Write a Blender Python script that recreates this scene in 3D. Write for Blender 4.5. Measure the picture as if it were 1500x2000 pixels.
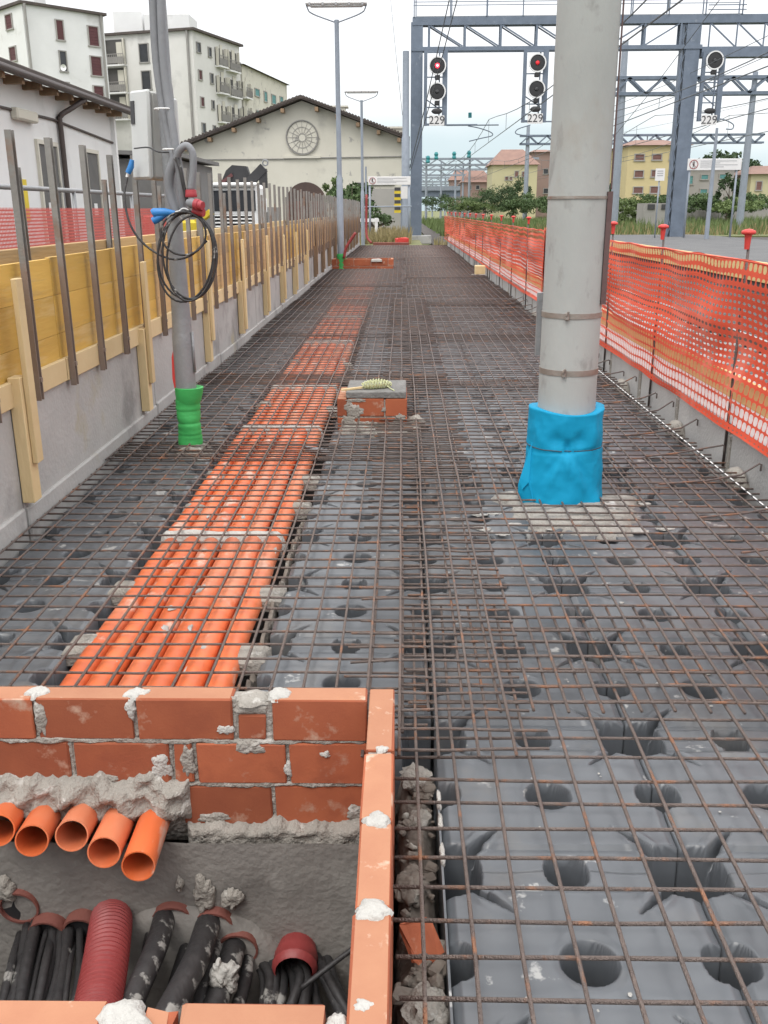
import bpy, math, random
from mathutils import Vector, Matrix, noise as mnoise
R = math.radians
rnd = random.Random(7)
scene = bpy.context.scene
for _o in list(bpy.data.objects): bpy.data.objects.remove(_o)
COL = scene.collection

# ------------------------------------------------------------------ camera
F, PIT, ROL, YAW, H = 1820.9, .31369, -.00502, -.01983, 1.387
_cp, _sp, _cy, _sy, _cr, _sr = math.cos(PIT), math.sin(PIT), math.cos(YAW), math.sin(YAW), math.cos(ROL), math.sin(ROL)
def _rot(x, y, z): return Vector((x*_cy + y*_sy, -x*_sy + y*_cy, z))
RX, DN, FW = _rot(1, 0, 0), _rot(0, -_sp, -_cp), _rot(0, _cp, -_sp)
def ray(u, v):
    a, b = u-750, v-1000
    U = a*_cr + b*_sr; V = -a*_sr + b*_cr
    return RX*(U/F) + DN*(V/F) + FW
EYE = Vector((0, 0, H))
def at(u, v, Y):                       # point seen at pixel u,v of the 1500x2000 survey, standing at distance Y
    d = ray(u, v); return EYE + d*(Y/d.y)
def onz(u, v, z):
    d = ray(u, v); return EYE + d*((z-H)/d.z)
cam_d = bpy.data.cameras.new('camera'); cam = bpy.data.objects.new('camera', cam_d); COL.objects.link(cam)
cam_d.sensor_fit = 'HORIZONTAL'; cam_d.sensor_width = 36; cam_d.lens = F/1500*36
cam_d.clip_start = .05; cam_d.clip_end = 3000
right = RX*_cr - DN*(-_sr)*-1
right = (RX*_cr + DN*(-_sr)); down = (RX*_sr + DN*_cr)
M = Matrix((right, -down, -FW)).transposed().to_4x4(); M.translation = EYE
cam.matrix_world = M
scene.camera = cam
scene.render.resolution_x, scene.render.resolution_y = 768, 1024

# ------------------------------------------------------------------ sky, sun, exposure
SUN_EL, SUN_AZ = R(58), R(205)
w = bpy.data.worlds.new('World'); scene.world = w; w.use_nodes = True
nt = w.node_tree; nt.nodes.clear()
def N(t, **k):
    n = nt.nodes.new(t)
    for a, b in k.items(): setattr(n, a, b)
    return n
out = N('ShaderNodeOutputWorld'); bg = N('ShaderNodeBackground'); bg.inputs[1].default_value = .1
sky = N('ShaderNodeTexSky', sky_type='NISHITA', sun_disc=False, sun_elevation=SUN_EL, sun_rotation=SUN_AZ)
tc = N('ShaderNodeTexCoord'); sep = N('ShaderNodeSeparateXYZ'); nz = N('ShaderNodeTexNoise')
nz.inputs['Scale'].default_value = 2.2; nz.inputs['Detail'].default_value = 4
mapp = N('ShaderNodeMapping'); mapp.inputs['Scale'].default_value = (1, 1, 3.5)
nt.links.new(tc.outputs['Generated'], mapp.inputs[0]); nt.links.new(mapp.outputs[0], nz.inputs['Vector'])
nt.links.new(tc.outputs['Generated'], sep.inputs[0])
ma = N('ShaderNodeMath', operation='MULTIPLY_ADD'); ma.inputs[1].default_value = .16; ma.inputs[2].default_value = -.08
nt.links.new(nz.outputs['Fac'], ma.inputs[0])
ad = N('ShaderNodeMath', operation='ADD'); nt.links.new(sep.outputs['Z'], ad.inputs[0]); nt.links.new(ma.outputs[0], ad.inputs[1])
cr = N('ShaderNodeValToRGB'); e = cr.color_ramp.elements
e[0].position = 0.0; e[0].color = (5.2/22, 6.4/22, 6.9/22, 1)
e[1].position = 1.0; e[1].color = (1, 1, 1, 1)
for p, c in ((.05, (6.2, 7.2, 7.6)), (.1, (9.4, 9.5, 9.6)), (.2, (10.5, 10.5, 10.6)), (.5, (16, 16, 16.2))):
    x = e.new(p); x.color = (c[0]/22, c[1]/22, c[2]/22, 1)
nt.links.new(ad.outputs[0], cr.inputs[0])
vm = N('ShaderNodeVectorMath', operation='SCALE'); vm.inputs['Scale'].default_value = 22
nt.links.new(cr.outputs[0], vm.inputs[0])
mx = N('ShaderNodeMix', data_type='RGBA'); mx.inputs[0].default_value = .88
nt.links.new(sky.outputs[0], mx.inputs[6]); nt.links.new(vm.outputs[0], mx.inputs[7])
nt.links.new(mx.outputs[2], bg.inputs[0]); nt.links.new(bg.outputs[0], out.inputs[0])
sd = bpy.data.lights.new('sun', 'SUN'); sd.energy = 1.1; sd.angle = R(22); sd.color = (1, .96, .9)
sun = bpy.data.objects.new('sun', sd); COL.objects.link(sun)
_d = Vector((math.sin(SUN_AZ)*math.cos(SUN_EL), math.cos(SUN_AZ)*math.cos(SUN_EL), math.sin(SUN_EL)))
sun.rotation_euler = _d.to_track_quat('Z', 'Y').to_euler()
scene.cycles.max_bounces = 5; scene.cycles.diffuse_bounces = 3; scene.cycles.glossy_bounces = 2; scene.cycles.transmission_bounces = 1
scene.cycles.use_adaptive_sampling = True; scene.cycles.adaptive_threshold = .02
scene.view_settings.view_transform = 'Standard'; scene.view_settings.look = 'None'
scene.view_settings.exposure = 0.36; scene.view_settings.gamma = 1

# ------------------------------------------------------------------ materials
MATS = {}
def mat(name, c1, c2=None, scale=6, rough=.8, bump=.0, bscale=40, spots=None, metal=0, rand=0, spots2=None, wave=None, stretch=(1, 1, 1), spec=.5):
    if name in MATS: return MATS[name]
    m = bpy.data.materials.new(name); m.use_nodes = True; t = m.node_tree; n = t.nodes; L = t.links.new
    b = n['Principled BSDF']; b.inputs['Roughness'].default_value = rough; b.inputs['Metallic'].default_value = metal
    b.inputs['Specular IOR Level'].default_value = spec
    tcn = n.new('ShaderNodeTexCoord'); src = tcn.outputs['Object']
    mp = n.new('ShaderNodeMapping'); mp.inputs['Scale'].default_value = stretch; L(src, mp.inputs[0])
    if rand:
        oi = n.new('ShaderNodeObjectInfo'); mul = n.new('ShaderNodeMath'); mul.operation = 'MULTIPLY'; mul.inputs[1].default_value = 37
        L(oi.outputs['Random'], mul.inputs[0]); cb = n.new('ShaderNodeCombineXYZ')
        for i in range(3): L(mul.outputs[0], cb.inputs[i])
        L(cb.outputs[0], mp.inputs['Location'])
    vec = mp.outputs[0]
    nz = n.new('ShaderNodeTexNoise'); nz.inputs['Scale'].default_value = scale; nz.inputs['Detail'].default_value = 4; nz.inputs['Roughness'].default_value = .62; L(vec, nz.inputs['Vector'])
    rp = n.new('ShaderNodeValToRGB'); rp.color_ramp.elements[0].position = .3; rp.color_ramp.elements[1].position = .7
    c2 = c2 or tuple(x*.75 for x in c1)
    rp.color_ramp.elements[0].color = (*c1, 1); rp.color_ramp.elements[1].color = (*c2, 1); L(nz.outputs['Fac'], rp.inputs[0])
    col = rp.outputs[0]
    if rand:
        hs = n.new('ShaderNodeHueSaturation'); mr = n.new('ShaderNodeMapRange'); mr.inputs['To Min'].default_value = 1-rand; mr.inputs['To Max'].default_value = 1+rand
        L(oi.outputs['Random'], mr.inputs['Value']); L(mr.outputs[0], hs.inputs['Value']); L(col, hs.inputs['Color']); col = hs.outputs[0]
    for sp in (spots, spots2):
        if not sp: continue
        c, th, sc = sp[:3]; wd = sp[3] if len(sp) > 3 else .04
        n2 = n.new('ShaderNodeTexNoise'); n2.inputs['Scale'].default_value = sc; n2.inputs['Detail'].default_value = 5; n2.inputs['Roughness'].default_value = .6; L(vec, n2.inputs['Vector'])
        r2 = n.new('ShaderNodeMapRange'); r2.inputs['From Min'].default_value = th; r2.inputs['From Max'].default_value = th+wd; L(n2.outputs['Fac'], r2.inputs['Value'])
        mi = n.new('ShaderNodeMix'); mi.data_type = 'RGBA'; L(r2.outputs[0], mi.inputs[0]); L(col, mi.inputs[6]); mi.inputs[7].default_value = (*c, 1); col = mi.outputs[2]
    L(col, b.inputs['Base Color'])
    hgt = None
    if bump:
        n3 = n.new('ShaderNodeTexNoise'); n3.inputs['Scale'].default_value = bscale; n3.inputs['Detail'].default_value = 2; L(vec, n3.inputs['Vector']); hgt = n3.outputs['Fac']
        bp = n.new('ShaderNodeBump'); bp.inputs['Strength'].default_value = bump; bp.inputs['Distance'].default_value = .02; L(hgt, bp.inputs['Height'])
        if wave:
            wv = n.new('ShaderNodeTexWave'); wv.bands_direction = wave[0]; wv.inputs['Scale'].default_value = wave[1]; L(src, wv.inputs['Vector'])
            b2 = n.new('ShaderNodeBump'); b2.inputs['Strength'].default_value = wave[2]; b2.inputs['Distance'].default_value = .005; L(wv.outputs['Fac'], b2.inputs['Height']); L(bp.outputs[0], b2.inputs['Normal']); bp = b2
        L(bp.outputs[0], b.inputs['Normal'])
    MATS[name] = m; return m

BRICK = mat('brick', (.36, .102, .044), (.29, .076, .034), 6, .88, .06, 160, ((.45, .29, .21), .59, 11, .12), rand=.22, spots2=((.23, .058, .028), .54, 3.5, .16))
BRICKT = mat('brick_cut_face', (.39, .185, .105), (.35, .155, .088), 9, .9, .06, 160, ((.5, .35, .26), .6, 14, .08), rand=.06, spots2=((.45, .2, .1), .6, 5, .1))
MORTAR = mat('mortar', (.33, .305, .27), (.25, .232, .205), 14, .95, .55, 90, ((.44, .42, .385), .58, 20, .08))
MORTARW = mat('mortar_pale', (.46, .445, .415), (.37, .357, .33), 14, .95, .5, 90)
OLDCON = mat('old_concrete', (.25, .235, .215), (.185, .172, .157), 5, .95, .25, 50, ((.31, .295, .27), .57, 6, .14), spots2=((.12, .11, .1), .57, 3.1, .15))
CONC = mat('concrete', (.42, .412, .395), (.35, .343, .33), 3.2, .9, .2, 40, ((.235, .23, .222), .54, 1.9, .16), spots2=((.36, .33, .24), .64, 1.3, .08))
CONCP = mat('concrete_pole', (.375, .385, .37), (.32, .33, .318), 3, .85, .06, 90, ((.28, .282, .27), .57, 8, .1), stretch=(1, 1, .6), spots2=((.31, .29, .255), .55, 2.3, .16))
PRECAST = mat('precast_panel', (.46, .45, .435), (.38, .37, .36), 3, .9, .2, 50, ((.28, .27, .26), .66, 5, .1), rand=.05)
PVC = mat('orange_pvc', (.7, .16, .05), (.6, .12, .036), 5, .46, .05, 25, ((.62, .4, .31), .585, 8, .08), spots2=((.64, .25, .14), .47, 2.2, .22), stretch=(1, .45, 1), rand=.08)
PLAST = mat('grey_plastic', (.118, .127, .138), (.092, .099, .108), 4, .33, .03, 18, ((.36, .36, .35), .65, 9, .04), rand=.12, spots2=((.15, .148, .145), .55, 3.5, .16))
REBAR = mat('rebar', (.165, .132, .12), (.115, .093, .087), 30, .62, .4, 220, ((.29, .145, .085), .56, 9, .12), metal=.3)
REBARN = mat('rebar_ribbed', (.19, .148, .128), (.13, .103, .092), 30, .5, .6, 300, ((.31, .15, .085), .55, 10, .12), metal=.4)
YPLY = mat('yellow_plywood', (.64, .4, .085), (.54, .33, .07), 2.4, .6, .1, 30, ((.36, .25, .11), .55, 3, .16), rand=.12, stretch=(1, .22, 2.2), spots2=((.62, .46, .22), .55, 4, .16))
TPLY = mat('tan_plywood', (.55, .36, .16), (.46, .3, .135), 3, .7, .2, 30, ((.36, .25, .13), .56, 4, .14), rand=.12, stretch=(1, .22, 2.2))
PINE = mat('pine_board', (.66, .52, .3), (.56, .42, .22), 4, .75, .2, 40, ((.38, .25, .12), .7, 9, .06), rand=.1, stretch=(1, .3, .3))
OLDWOOD = mat('weathered_wood', (.3, .2, .12), (.2, .135, .085), 6, .85, .4, 40, rand=.15, stretch=(1, .3, .3))
GALV = mat('galvanised_steel', (.3, .305, .31), (.235, .24, .25), 9, .5, .15, 60, metal=.35, rand=.06)
UPST = mat('upright_steel', (.25, .24, .222), (.2, .19, .176), 8, .6, .1, 60, ((.2, .135, .1), .56, 5, .12), metal=.15, rand=.14)
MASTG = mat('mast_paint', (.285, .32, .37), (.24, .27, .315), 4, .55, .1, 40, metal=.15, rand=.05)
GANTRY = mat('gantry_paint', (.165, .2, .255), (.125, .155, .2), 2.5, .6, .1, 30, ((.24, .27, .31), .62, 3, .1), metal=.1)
CONDUIT = mat('grey_conduit', (.22, .225, .24), (.185, .19, .2), 8, .55, .1, 40)
GREENF = mat('green_foam', (.05, .4, .1), (.04, .34, .08), 7, .6, .15, 30)
BLUEF = mat('blue_foam', (.002, .29, .5), (.0, .26, .46), 5, .68, .04, 60, spec=.3)
BLACKR = mat('black_rubber', (.022, .021, .022), (.04, .037, .037), 12, .55, .2, 40, ((.3, .29, .27), .6, 9, .04))
BLACK = mat('black_paint_and_shade', (.02, .02, .022), (.028, .027, .028), 9, .5)
CORR = mat('red_corrugated', (.3, .048, .045), (.22, .034, .034), 5, .5, .1, 40, ((.42, .33, .3), .7, 15, .03))
CLAY = mat('red_duct_rim', (.22, .075, .055), (.16, .055, .045), 8, .8, .3, 30)
NETM = mat('orange_net', (.8, .105, .045), (.7, .08, .036), 1.4, .5, .0, 30, ((.85, .24, .17), .54, 1.1, .16))
REDNET = mat('red_net', (.62, .14, .12), (.56, .12, .1), 4, .5)
REDP = mat('red_plastic', (.62, .055, .045), (.5, .04, .035), 5, .5)
BLUEP = mat('blue_plastic', (.03, .2, .52), (.02, .16, .42), 5, .45)
WHITEP = mat('white_paint', (.8, .8, .79), (.74, .74, .73), 4, .6, .05, 30, ((.6, .59, .57), .64, 5, .1))
SIGNW = mat('sign_white', (.74, .73, .72), (.68, .67, .66), 3, .5)
INK = mat('dark_ink', (.05, .05, .055), (.06, .06, .06), 5, .7)
INKG = mat('grey_ink', (.4, .4, .41), (.36, .36, .37), 5, .7)
INKR = mat('red_ink', (.35, .06, .06), (.3, .05, .05), 5, .7)
YEL = mat('yellow_paint', (.72, .55, .04), (.62, .46, .03), 5, .6)
BALC0 = None
CREAM = mat('cream_edge', (.7, .52, .24), (.6, .44, .2), 3, .8, .2, 30)
EARTH = mat('mortar_rubble', (.21, .18, .15), (.12, .1, .085), 9, .95, 1.0, 25, ((.36, .34, .3), .6, 12, .08))
SOIL = mat('dark_base', (.07, .062, .058), (.045, .04, .038), 3, .95, .5, 20)
ASPH = mat('asphalt', (.14, .14, .14), (.105, .105, .107), .8, .95, .3, 60, ((.2, .195, .185), .6, .35, .2))
BALLAST = mat('ballast', (.1, .088, .082), (.04, .035, .033), 9, .95, 1.0, 14, ((.2, .18, .17), .58, 14, .1))
GRASSG = mat('grassy_ground', (.19, .185, .085), (.1, .13, .04), .12, .95, .6, 6, ((.26, .22, .12), .58, .2, .15))
CASTLE = mat('lid_concrete', (.2, .195, .185), (.14, .137, .13), 9, .95, .5, 50)
def leafmat(name, a, b):
    return mat(name, a, b, 1.3, .75, rand=.1)

# uprights: rusty and cement-stained along the formed height, bare grey above
def _upright_mat():
    m = UPST; t = m.node_tree; b = t.nodes['Principled BSDF']; old = b.inputs['Base Color'].links[0].from_socket
    tc_ = t.nodes.new('ShaderNodeTexCoord'); sp = t.nodes.new('ShaderNodeSeparateXYZ'); t.links.new(tc_.outputs['Object'], sp.inputs[0])
    nz_ = t.nodes.new('ShaderNodeTexNoise'); nz_.inputs['Scale'].default_value = 14; t.links.new(tc_.outputs['Object'], nz_.inputs['Vector'])
    ad_ = t.nodes.new('ShaderNodeMath'); ad_.operation = 'MULTIPLY_ADD'; ad_.inputs[1].default_value = .5; t.links.new(nz_.outputs['Fac'], ad_.inputs[0]); t.links.new(sp.outputs['Z'], ad_.inputs[2])
    mr = t.nodes.new('ShaderNodeMapRange'); mr.inputs['From Min'].default_value = .85; mr.inputs['From Max'].default_value = 1.0; mr.inputs['To Min'].default_value = .75; mr.inputs['To Max'].default_value = 0
    t.links.new(ad_.outputs[0], mr.inputs['Value']); mi = t.nodes.new('ShaderNodeMix'); mi.data_type = 'RGBA'; mi.inputs[7].default_value = (.22, .155, .12, 1)
    t.links.new(mr.outputs[0], mi.inputs[0]); t.links.new(old, mi.inputs[6]); t.links.new(mi.outputs[2], b.inputs['Base Color'])
_upright_mat()

# ------------------------------------------------------------------ mesh helpers
class MB:
    def __init__(s): s.v = []; s.f = []
    def add(s, vs, fs):
        o = len(s.v); s.v += [tuple(x) for x in vs]; s.f += [tuple(i+o for i in f) for f in fs]; return s
    def box(s, c, d, rz=0, mtx=None, ch=0, jit=0):
        hx, hy, hz = d[0]/2, d[1]/2, d[2]/2
        if ch:
            vs = []
            for sx in (-1, 1):
                for sy in (-1, 1):
                    for sz in (-1, 1):
                        vs += [(sx*(hx-ch), sy*(hy-ch), sz*hz), (sx*(hx-ch), sy*hy, sz*(hz-ch)), (sx*hx, sy*(hy-ch), sz*(hz-ch))]
            def i(sx, sy, sz, k): return ((sx > 0)*4+(sy > 0)*2+(sz > 0))*3+k
            fs = []
            def q(a, b, c, d_): fs.append((a, b, c, d_))
            for z in (-1, 1):
                f = [i(-1, -1, z, 0), i(1, -1, z, 0), i(1, 1, z, 0), i(-1, 1, z, 0)]; fs.append(tuple(f if z > 0 else f[::-1]))
            for y in (-1, 1):
                f = [i(-1, y, -1, 1), i(1, y, -1, 1), i(1, y, 1, 1), i(-1, y, 1, 1)]; fs.append(tuple(f if y < 0 else f[::-1]))
            for x in (-1, 1):
                f = [i(x, -1, -1, 2), i(x, 1, -1, 2), i(x, 1, 1, 2), i(x, -1, 1, 2)]; fs.append(tuple(f if x > 0 else f[::-1]))
            for z in (-1, 1):
                for y in (-1, 1):
                    fs.append((i(-1, y, z, 0), i(1, y, z, 0), i(1, y, z, 1), i(-1, y, z, 1)))
                for x in (-1, 1):
                    fs.append((i(x, -1, z, 0), i(x, 1, z, 0), i(x, 1, z, 2), i(x, -1, z, 2)))
            for x in (-1, 1):
                for y in (-1, 1):
                    fs.append((i(x, y, -1, 1), i(x, y, 1, 1), i(x, y, 1, 2), i(x, y, -1, 2)))
            for sx in (-1, 1):
                for sy in (-1, 1):
                    for sz in (-1, 1): fs.append((i(sx, sy, sz, 0), i(sx, sy, sz, 1), i(sx, sy, sz, 2)))
        else:
            vs = [(x, y, z) for x in (-hx, hx) for y in (-hy, hy) for z in (-hz, hz)]
            fs = [(0, 1, 3, 2), (4, 6, 7, 5), (0, 4, 5, 1), (2, 3, 7, 6), (0, 2, 6, 4), (1, 5, 7, 3)]
        m = mtx if mtx is not None else Matrix.Rotation(rz, 3, 'Z')
        c = Vector(c); o = []
        for p in vs:
            p = m @ Vector(p) + c
            if jit: p += Vector((rnd.uniform(-jit, jit), rnd.uniform(-jit, jit), rnd.uniform(-jit, jit)))
            o.append(p)
        return s.add(o, fs)
    def b2(s, x0, x1, y0, y1, z0, z1, ch=0, jit=0):
        return s.box(((x0+x1)/2, (y0+y1)/2, (z0+z1)/2), (abs(x1-x0), abs(y1-y0), abs(z1-z0)), ch=ch, jit=jit)
    def bar(s, a, b, w, h=None, up=(0, 0, 1)):        # rectangular bar from a to b
        a, b = Vector(a), Vector(b); h = h or w; d = (b-a); L = d.length
        if L < 1e-6: return s
        d.normalize(); u = Vector(up)
        if abs(d.dot(u)) > .98: u = Vector((1, 0, 0)) if abs(d.x) < .9 else Vector((0, 1, 0))
        r = d.cross(u).normalized(); u = r.cross(d)
        return s.box((a+b)/2, (w, L, h), mtx=Matrix((r, d, u)).transposed())
    def tube(s, pts, r, n=8, caps=True, rs=None):
        pts = [Vector(p) for p in pts]; o = len(s.v); k = len(pts); u = None
        for i, p in enumerate(pts):
            d = (pts[min(i+1, k-1)] - pts[max(i-1, 0)]).normalized()
            if u is None:
                u = Vector((0, 0, 1)) if abs(d.z) < .9 else Vector((1, 0, 0))
            u = (u - d*u.dot(d))
            if u.length < 1e-5: u = d.orthogonal()
            u.normalize(); v = d.cross(u); rr = rs[i] if rs else r
            for j in range(n):
                a = 2*math.pi*j/n; s.v.append(tuple(p + (u*math.cos(a) + v*math.sin(a))*rr))
        for i in range(k-1):
            for j in range(n):
                s.f.append((o+i*n+j, o+i*n+(j+1) % n, o+(i+1)*n+(j+1) % n, o+(i+1)*n+j))
        if caps:
            s.f.append(tuple(o+j for j in range(n))[::-1]); s.f.append(tuple(o+(k-1)*n+j for j in range(n)))
        return s
    def lathe(s, prof, c=(0, 0, 0), n=20, axis='Z', caps=True, fn=None):
        o = len(s.v); c = Vector(c)
        for i, (r, z) in enumerate(prof):
            for j in range(n):
                a = 2*math.pi*j/n; rr = fn(a, z, r) if fn else r
                p = (rr*math.cos(a), rr*math.sin(a), z)
                if axis == 'Y': p = (p[0], p[2], p[1])
                elif axis == 'X': p = (p[2], p[0], p[1])
                s.v.append(tuple(c + Vector(p)))
        k = len(prof)
        for i in range(k-1):
            for j in range(n):
                s.f.append((o+i*n+j, o+i*n+(j+1) % n, o+(i+1)*n+(j+1) % n, o+(i+1)*n+j))
        if caps:
            s.f.append(tuple(o+j for j in range(n))[::-1]); s.f.append(tuple(o+(k-1)*n+j for j in range(n)))
        return s
    def poly(s, pts, thick):                          # polygon in 3-d extruded by vector
        k = len(pts); t = Vector(thick); P = [Vector(p) for p in pts]
        vs = P + [p+t for p in P]
        fs = [tuple(range(k))[::-1], tuple(range(k, 2*k))] + [(i, (i+1) % k, k+(i+1) % k, k+i) for i in range(k)]
        return s.add(vs, fs)
    def blob(s, c, d, seed=0, amp=.35, n=10, fr=3.0, rot=0):
        n = int(n*1.6); amp *= .75
        o = len(s.v); c = Vector(c); m = n; st = n//2+1
        off = Vector((seed*3.7, seed*1.3, seed*5.1))
        Rm = Matrix.Rotation(rot, 3, 'Z')
        for i in range(st+1):
            ph = math.pi*i/st
            for j in range(m):
                th = 2*math.pi*j/m
                p = Vector((math.sin(ph)*math.cos(th), math.sin(ph)*math.sin(th), math.cos(ph)))
                k = 1 + amp*mnoise.fractal(p*fr*.5+off, 1.0, 2.0, 3)
                q = Rm @ Vector((p.x*d[0]/2*k, p.y*d[1]/2*k, p.z*d[2]/2*k)); s.v.append(tuple(c+q))
        for i in range(st):
            for j in range(m):
                s.f.append((o+i*m+j, o+(i+1)*m+j, o+(i+1)*m+(j+1) % m, o+i*m+(j+1) % m))
        return s
    def smear(s, c, U, V, w, h, th, seed=0, amp=.5, n=44, k=8):       # thin ragged patch lying on the plane spanned by U, V
        c, U, V = Vector(c), Vector(U).normalized(), Vector(V).normalized(); Nn = U.cross(V); o = len(s.v)
        for i in range(k+1):
            q = i/k
            for j in range(n):
                a = 2*math.pi*j/n; e = 1+.8*amp*mnoise.fractal(Vector((math.cos(a)*1.3, math.sin(a)*1.3, seed*3.1)), 1.0, 2.1, 4)
                x, y = w/2*q*e*math.cos(a), h/2*q*e*math.sin(a)
                t = th*(1-q**5)*(1+.45*mnoise.fractal(Vector((x*30, y*30, seed*7.7)), 1.0, 2, 3)) - (th*.3 if i == k else 0)
                s.v.append(tuple(c+U*x+V*y+Nn*max(t, th*.12 if i < k else t)))
        for i in range(k):
            for j in range(n): s.f.append((o+i*n+j, (o+(i+1)*n+j), o+(i+1)*n+(j+1) % n, o+i*n+(j+1) % n))
        return s
    def relief(s, P, U, V, L, Hh, th, seed=0, step=.008, rag=.02, rough=1.0):   # long ragged mortar bed, thickness fades to nothing at its edges
        P, U, V = Vector(P), Vector(U).normalized(), Vector(V).normalized(); Nn = U.cross(V); nx = int(L/step); ny = max(6, int(Hh/step)); o = len(s.v)
        for i in range(nx+1):
            x = L*i/nx; lo = rag*mnoise.fractal(Vector((x*14, seed, 0)), .7, 2, 4); hi = Hh+rag*mnoise.fractal(Vector((x*14, seed, 9)), .7, 2, 4)
            for j in range(ny+1):
                q = j/ny; y = lo+(hi-lo)*q; e = min(1, min(q, 1-q)*5)**.5*min(1, min(i, nx-i)/3)
                t = th*e*(.75+.7*rough*mnoise.fractal(Vector((x*20, y*20, seed)), .9, 2.1, 4)) - (.012 if e == 0 else 0)
                s.v.append(tuple(P+U*x+V*y+Nn*t))
        for i in range(nx):
            for j in range(ny):
                a = o+i*(ny+1)+j; s.f.append((a, a+ny+1, a+ny+2, a+1))
        return s
    def mesh(s, name, m, smooth=False, off=None):
        me = bpy.data.meshes.new(name)
        v = s.v if off is None else [(a-off[0], b-off[1], c-off[2]) for a, b, c in s.v]
        me.from_pydata(v, [], s.f); me.validate(); 
        if isinstance(m, (list, tuple)):
            for x in m: me.materials.append(x)
        else: me.materials.append(m)
        if smooth:
            me.polygons.foreach_set('use_smooth', [True]*len(me.polygons))
            if smooth != True: me.set_sharp_from_angle(angle=R(smooth))
        me.update(); return me
LOC = {}
def tag(o, label=None, cat=None, group=None, kind=None):
    for k, v in (('label', label), ('category', cat), ('group', group), ('kind', kind)):
        if v: o[k] = v
    return o
def thing(name, label, cat, loc, group=None):
    o = bpy.data.objects.new(name, None); COL.objects.link(o); o.location = loc; o.empty_display_size = .1
    LOC[o.name] = Vector(loc); return tag(o, label, cat, group)
def part(mb, name, m, parent, smooth=False, kind=None, label=None):
    L = LOC[parent.name]
    o = bpy.data.objects.new(name, mb.mesh(name, m, smooth, L)); COL.objects.link(o); o.parent = parent
    LOC[o.name] = L; return tag(o, label, None, None, kind)
def solo(mb, name, m, label=None, cat=None, group=None, kind=None, smooth=False, loc=None):
    off = Vector(loc) if loc else Vector((0, 0, 0))
    o = bpy.data.objects.new(name, mb.mesh(name, m, smooth, off)); COL.objects.link(o); o.location = off
    LOC[o.name] = off; return tag(o, label, cat, group, kind)
def inst(me, name, loc, parent=None, rz=0):
    o = bpy.data.objects.new(name, me); COL.objects.link(o)
    if parent is not None:
        o.parent = parent; o.location = Vector(loc) - LOC[parent.name]; LOC[o.name] = LOC[parent.name]
    else: o.location = loc; LOC[o.name] = Vector(loc)
    o.rotation_euler.z = rz; return o
def copy_tree(o, loc, label=None):
    c = o.copy(); COL.objects.link(c); c.location = loc; LOC[c.name] = Vector(loc)
    if label: c['label'] = label
    for ch in list(o.children):
        d = ch.copy(); COL.objects.link(d); d.parent = c
        for g in list(ch.children):
            e2 = g.copy(); COL.objects.link(e2); e2.parent = d
    return c
def arc(c, r, a0, a1, n, plane='XZ', ry=None):
    o = []
    for i in range(n+1):
        a = a0+(a1-a0)*i/n; x, y = r*math.cos(a), (ry or r)*math.sin(a)
        o.append(Vector(c) + (Vector((x, 0, y)) if plane == 'XZ' else Vector((x, y, 0)) if plane == 'XY' else Vector((0, x, y))))
    return o
def smooth_path(pts, k=6):                            # Catmull-Rom
    P = [Vector(p) for p in pts]; P = [P[0]*2-P[1]] + P + [P[-1]*2-P[-2]]; o = []
    for i in range(1, len(P)-2):
        for j in range(k):
            t = j/k; a, b, c, d = P[i-1], P[i], P[i+1], P[i+2]
            o.append(.5*((2*b) + (c-a)*t + (2*a-5*b+4*c-d)*t*t + (3*b-a-3*c+d)*t**3))
    o.append(P[-2]); return o
_tc = {}
def text_part(txt, size, m, parent, origin, xdir=(1, 0, 0), ydir=(0, 0, 1), name='lettering'):
    cu = bpy.data.curves.new('t', 'FONT'); cu.body = txt; cu.size = size; cu.align_x = 'CENTER'; cu.align_y = 'CENTER'; cu.extrude = .004; cu.resolution_u = 3
    t = bpy.data.objects.new('t', cu); COL.objects.link(t); dg = bpy.context.evaluated_depsgraph_get()
    me = bpy.data.meshes.new_from_object(t.evaluated_get(dg)); bpy.data.objects.remove(t); bpy.data.curves.remove(cu)
    me.materials.clear(); me.materials.append(m); me.name = name
    x = Vector(xdir); y = Vector(ydir); z = x.cross(y); Mx = Matrix((x, y, z)).transposed().to_4x4()
    Mx.translation = Vector(origin) - LOC[parent.name]; me.transform(Mx)
    o = bpy.data.objects.new(name, me); COL.objects.link(o); o.parent = parent; LOC[o.name] = LOC[parent.name]; return o

# ------------------------------------------------------------------ ground, platform base, track bed
XL, XR, YE = -1.73, 1.9, 39.6
mb = MB(); mb.b2(-900, 900, -60, 1500, -1.2, -.95); solo(mb, 'ground', GRASSG, kind='structure')
mb = MB(); mb.b2(-2.6, 1.98, -3, .98, -.94, -.42).b2(-2.6, 1.98, 2.22, YE+.4, -.94, -.42).b2(-2.6, -1.52, .98, 2.22, -.94, -.42).b2(-.015, 1.98, .98, 2.22, -.94, -.42); solo(mb, 'platform_base', SOIL, kind='structure')
mb = MB(); mb.b2(-60, -2.62, -3, 58, -.94, -.06); solo(mb, 'yard', ASPH, kind='structure')
mb = MB(); mb.b2(-60, .9, YE+.42, 100, -.94, -.1); solo(mb, 'verge', GRASSG, kind='structure')
mb = MB(); mb.b2(2.0, 9.5, -3, 240, -.93, -.78); solo(mb, 'track_bed', BALLAST, kind='structure')
mb = MB(); mb.b2(9.62, 16.4, -3, 54, -.92, .0); solo(mb, 'platform_opposite', ASPH, kind='structure')
mb = MB(); mb.b2(16.42, 60, -3, 56, -.92, -.22); solo(mb, 'track_bed_far', BALLAST, kind='structure')
mb = MB(); mb.b2(9.62, 200, 56.1, 240, -.92, -.15); solo(mb, 'field', GRASSG, kind='structure')
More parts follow.
